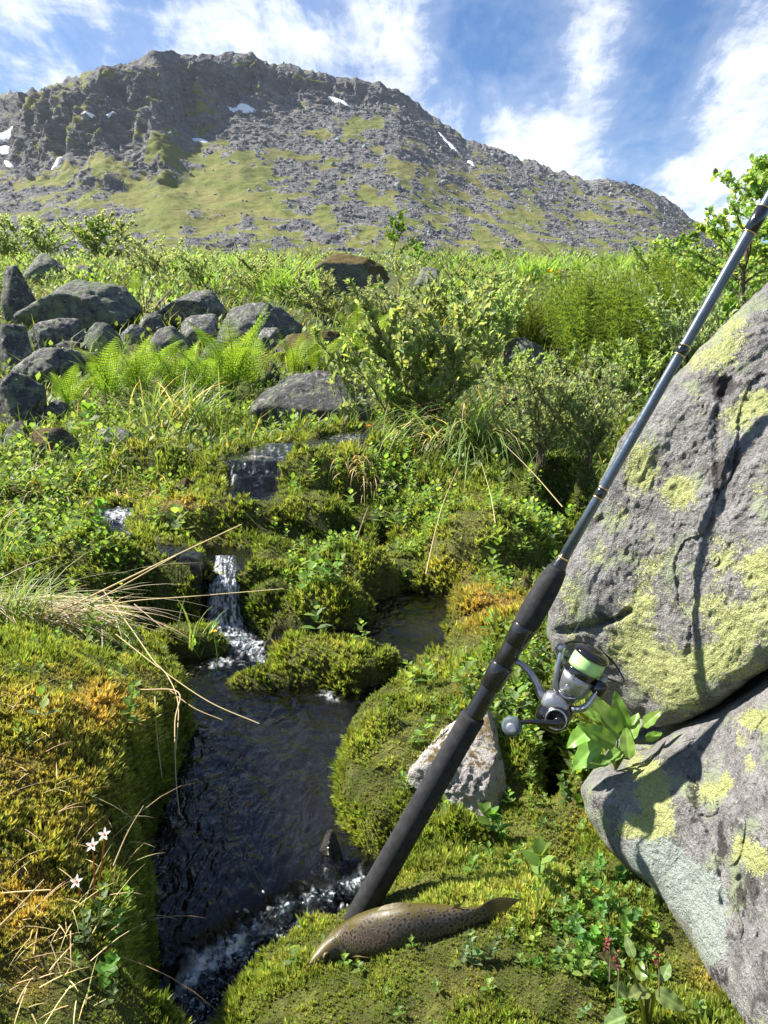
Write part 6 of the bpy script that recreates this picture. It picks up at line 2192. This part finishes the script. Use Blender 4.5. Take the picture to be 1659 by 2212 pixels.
# ------------------------------------------------------------------ falling water
def cascade(name, rows, label, lump, foamv, nc=46, per=22, thick=.01):
    """rows: (u left, u right, v, Y) from lip to foot"""
    rw = np.array(rows, float)
    k = np.linspace(0, len(rw) - 1, (len(rw) - 1) * per + 1)
    g = np.stack([np.interp(k, np.arange(len(rw)), rw[:, j]) for j in range(4)], -1)
    for _ in range(8):
        g[1:-1] = (g[:-2] + 2 * g[1:-1] + g[2:]) / 4
    f = np.linspace(0, 1, nc)
    e0 = 7 * fbm(np.stack([g[:, 2] * .05, g[:, 2] * 0, g[:, 2] * 0], -1), 3)
    e1 = 7 * fbm(np.stack([g[:, 2] * .05, g[:, 2] * 0 + 9, g[:, 2] * 0], -1), 3)
    U_ = (g[:, :1] + e0[:, None]) * (1 - f) + (g[:, 1:2] + e1[:, None]) * f
    Vv = np.repeat(g[:, 2:3], nc, 1)
    Yy = np.repeat(g[:, 3:4], nc, 1) + .05 * (2 * f - 1) ** 4
    P_ = PY(U_.ravel(), Vv.ravel(), Yy.ravel()).T
    st = np.stack([U_.ravel() * .12, Vv.ravel() * .03, np.zeros(U_.size)], -1)
    n_ = lump * (fbm(st * 1.0 + 5, 3) + .8 * ridged(st * 1.7, 3) - .4)
    P_[:, 1] -= n_
    P_[:, 2] += n_ * .4
    fo = np.clip(foamv + .75 * fbm(st * 1.6 + 2, 3) + .0 * n_, 0, 1.3)
    return obj(name, mesh(name, P_, grid_faces(len(g), nc)[:, ::-1], M_water, True, None, {'foam': fo}), None, None, label, 'waterfall', None, 'structure')


cascade('waterfall', [(466, 512, 1200, 1.82), (462, 516, 1236, 1.71), (452, 518, 1262, 1.66), (446, 520, 1310, 1.64), (438, 532, 1350, 1.615), (436, 552, 1374, 1.57)], 'little white waterfall dropping into the pool', .016, .80)
cascade('waterfall', [(570, 660, 958, 2.66), (525, 645, 980, 2.50), (498, 628, 1005, 2.40), (494, 615, 1040, 2.33), (486, 602, 1076, 2.26)], 'thin sheet of water sliding over the upper slab', .006, .42)


# glassy beads of broken water along the riffle
r12 = np.random.default_rng(83)
tv, tf = ico(1)
Tb, Mb = [], []
for (u, v, ru, rv, n) in [(800, 1912, 45, 20, 150), (730, 1935, 45, 24, 220), (650, 1970, 45, 26, 260), (575, 2015, 45, 30, 280), (510, 2062, 45, 32, 280), (450, 2110, 40, 40, 260), (405, 2175, 28, 45, 220), (485, 1362, 25, 12, 90), (530, 1395, 26, 12, 70)]:
    pts = PZ(r12.normal(u, ru * .55, n), r12.normal(v, rv * .6, n), -.012 if v > 1800 else .006).T
    s0, l0 = water(pts[:, 0], pts[:, 1])
    pts = pts[s0 < .0]
    pts[:, 2] = l0[s0 < .0] + r12.uniform(-.001, .007, len(pts))
    rr0 = np.exp(r12.normal(math.log(.0017), .4, len(pts))) * np.clip(pts[:, 1] / .75, .8, 1.3)
    Q0, _ = np.linalg.qr(r12.normal(size=(len(pts), 3, 3)))
    Tb.append(pts)
    Mb.append(Q0 * rr0[:, None, None] * np.array([1.9, 1.0, .7])[None, None, :])
Tb, Mb = np.concatenate(Tb), np.concatenate(Mb)
Vb = np.einsum('nij,kj->nki', Mb, tv) + Tb[:, None]
Fb = (tf[None] + (np.arange(len(Tb)) * len(tv))[:, None, None]).reshape(-1, 3)
fb = np.repeat(r12.choice([0.0, .5, .9], len(Tb), p=[.75, .15, .1]), len(tv))
obj('water_bubbles', mesh('water_bubbles', Vb.reshape(-1, 3), Fb, M_water, True, None, {'foam': fb}), None, None, 'clear and white bubbles of broken water along the riffle of the pool', 'bubbles', None, 'stuff')

# thin air between here and the mountain
bm = bmesh.new()
bmesh.ops.create_cube(bm, size=1.0)
me = bpy.data.meshes.new('haze')
bm.to_mesh(me)
bm.free()
m_, n_ = new_mat('haze')
vol = n_.n('ShaderNodeVolumePrincipled', {'Color': (.80, .88, 1.0, 1), 'Density': .00006, 'Anisotropy': .2})
o_ = n_.n('ShaderNodeOutputMaterial')
n_.t.links.new(vol.outputs[0], o_.inputs['Volume'])
me.materials.append(m_)
hz = obj('haze', me, None, (0, 0, 170), 'thin pale haze of air in front of the mountain', 'haze', None, 'stuff')
hz.scale = (3600, 3600, 480)
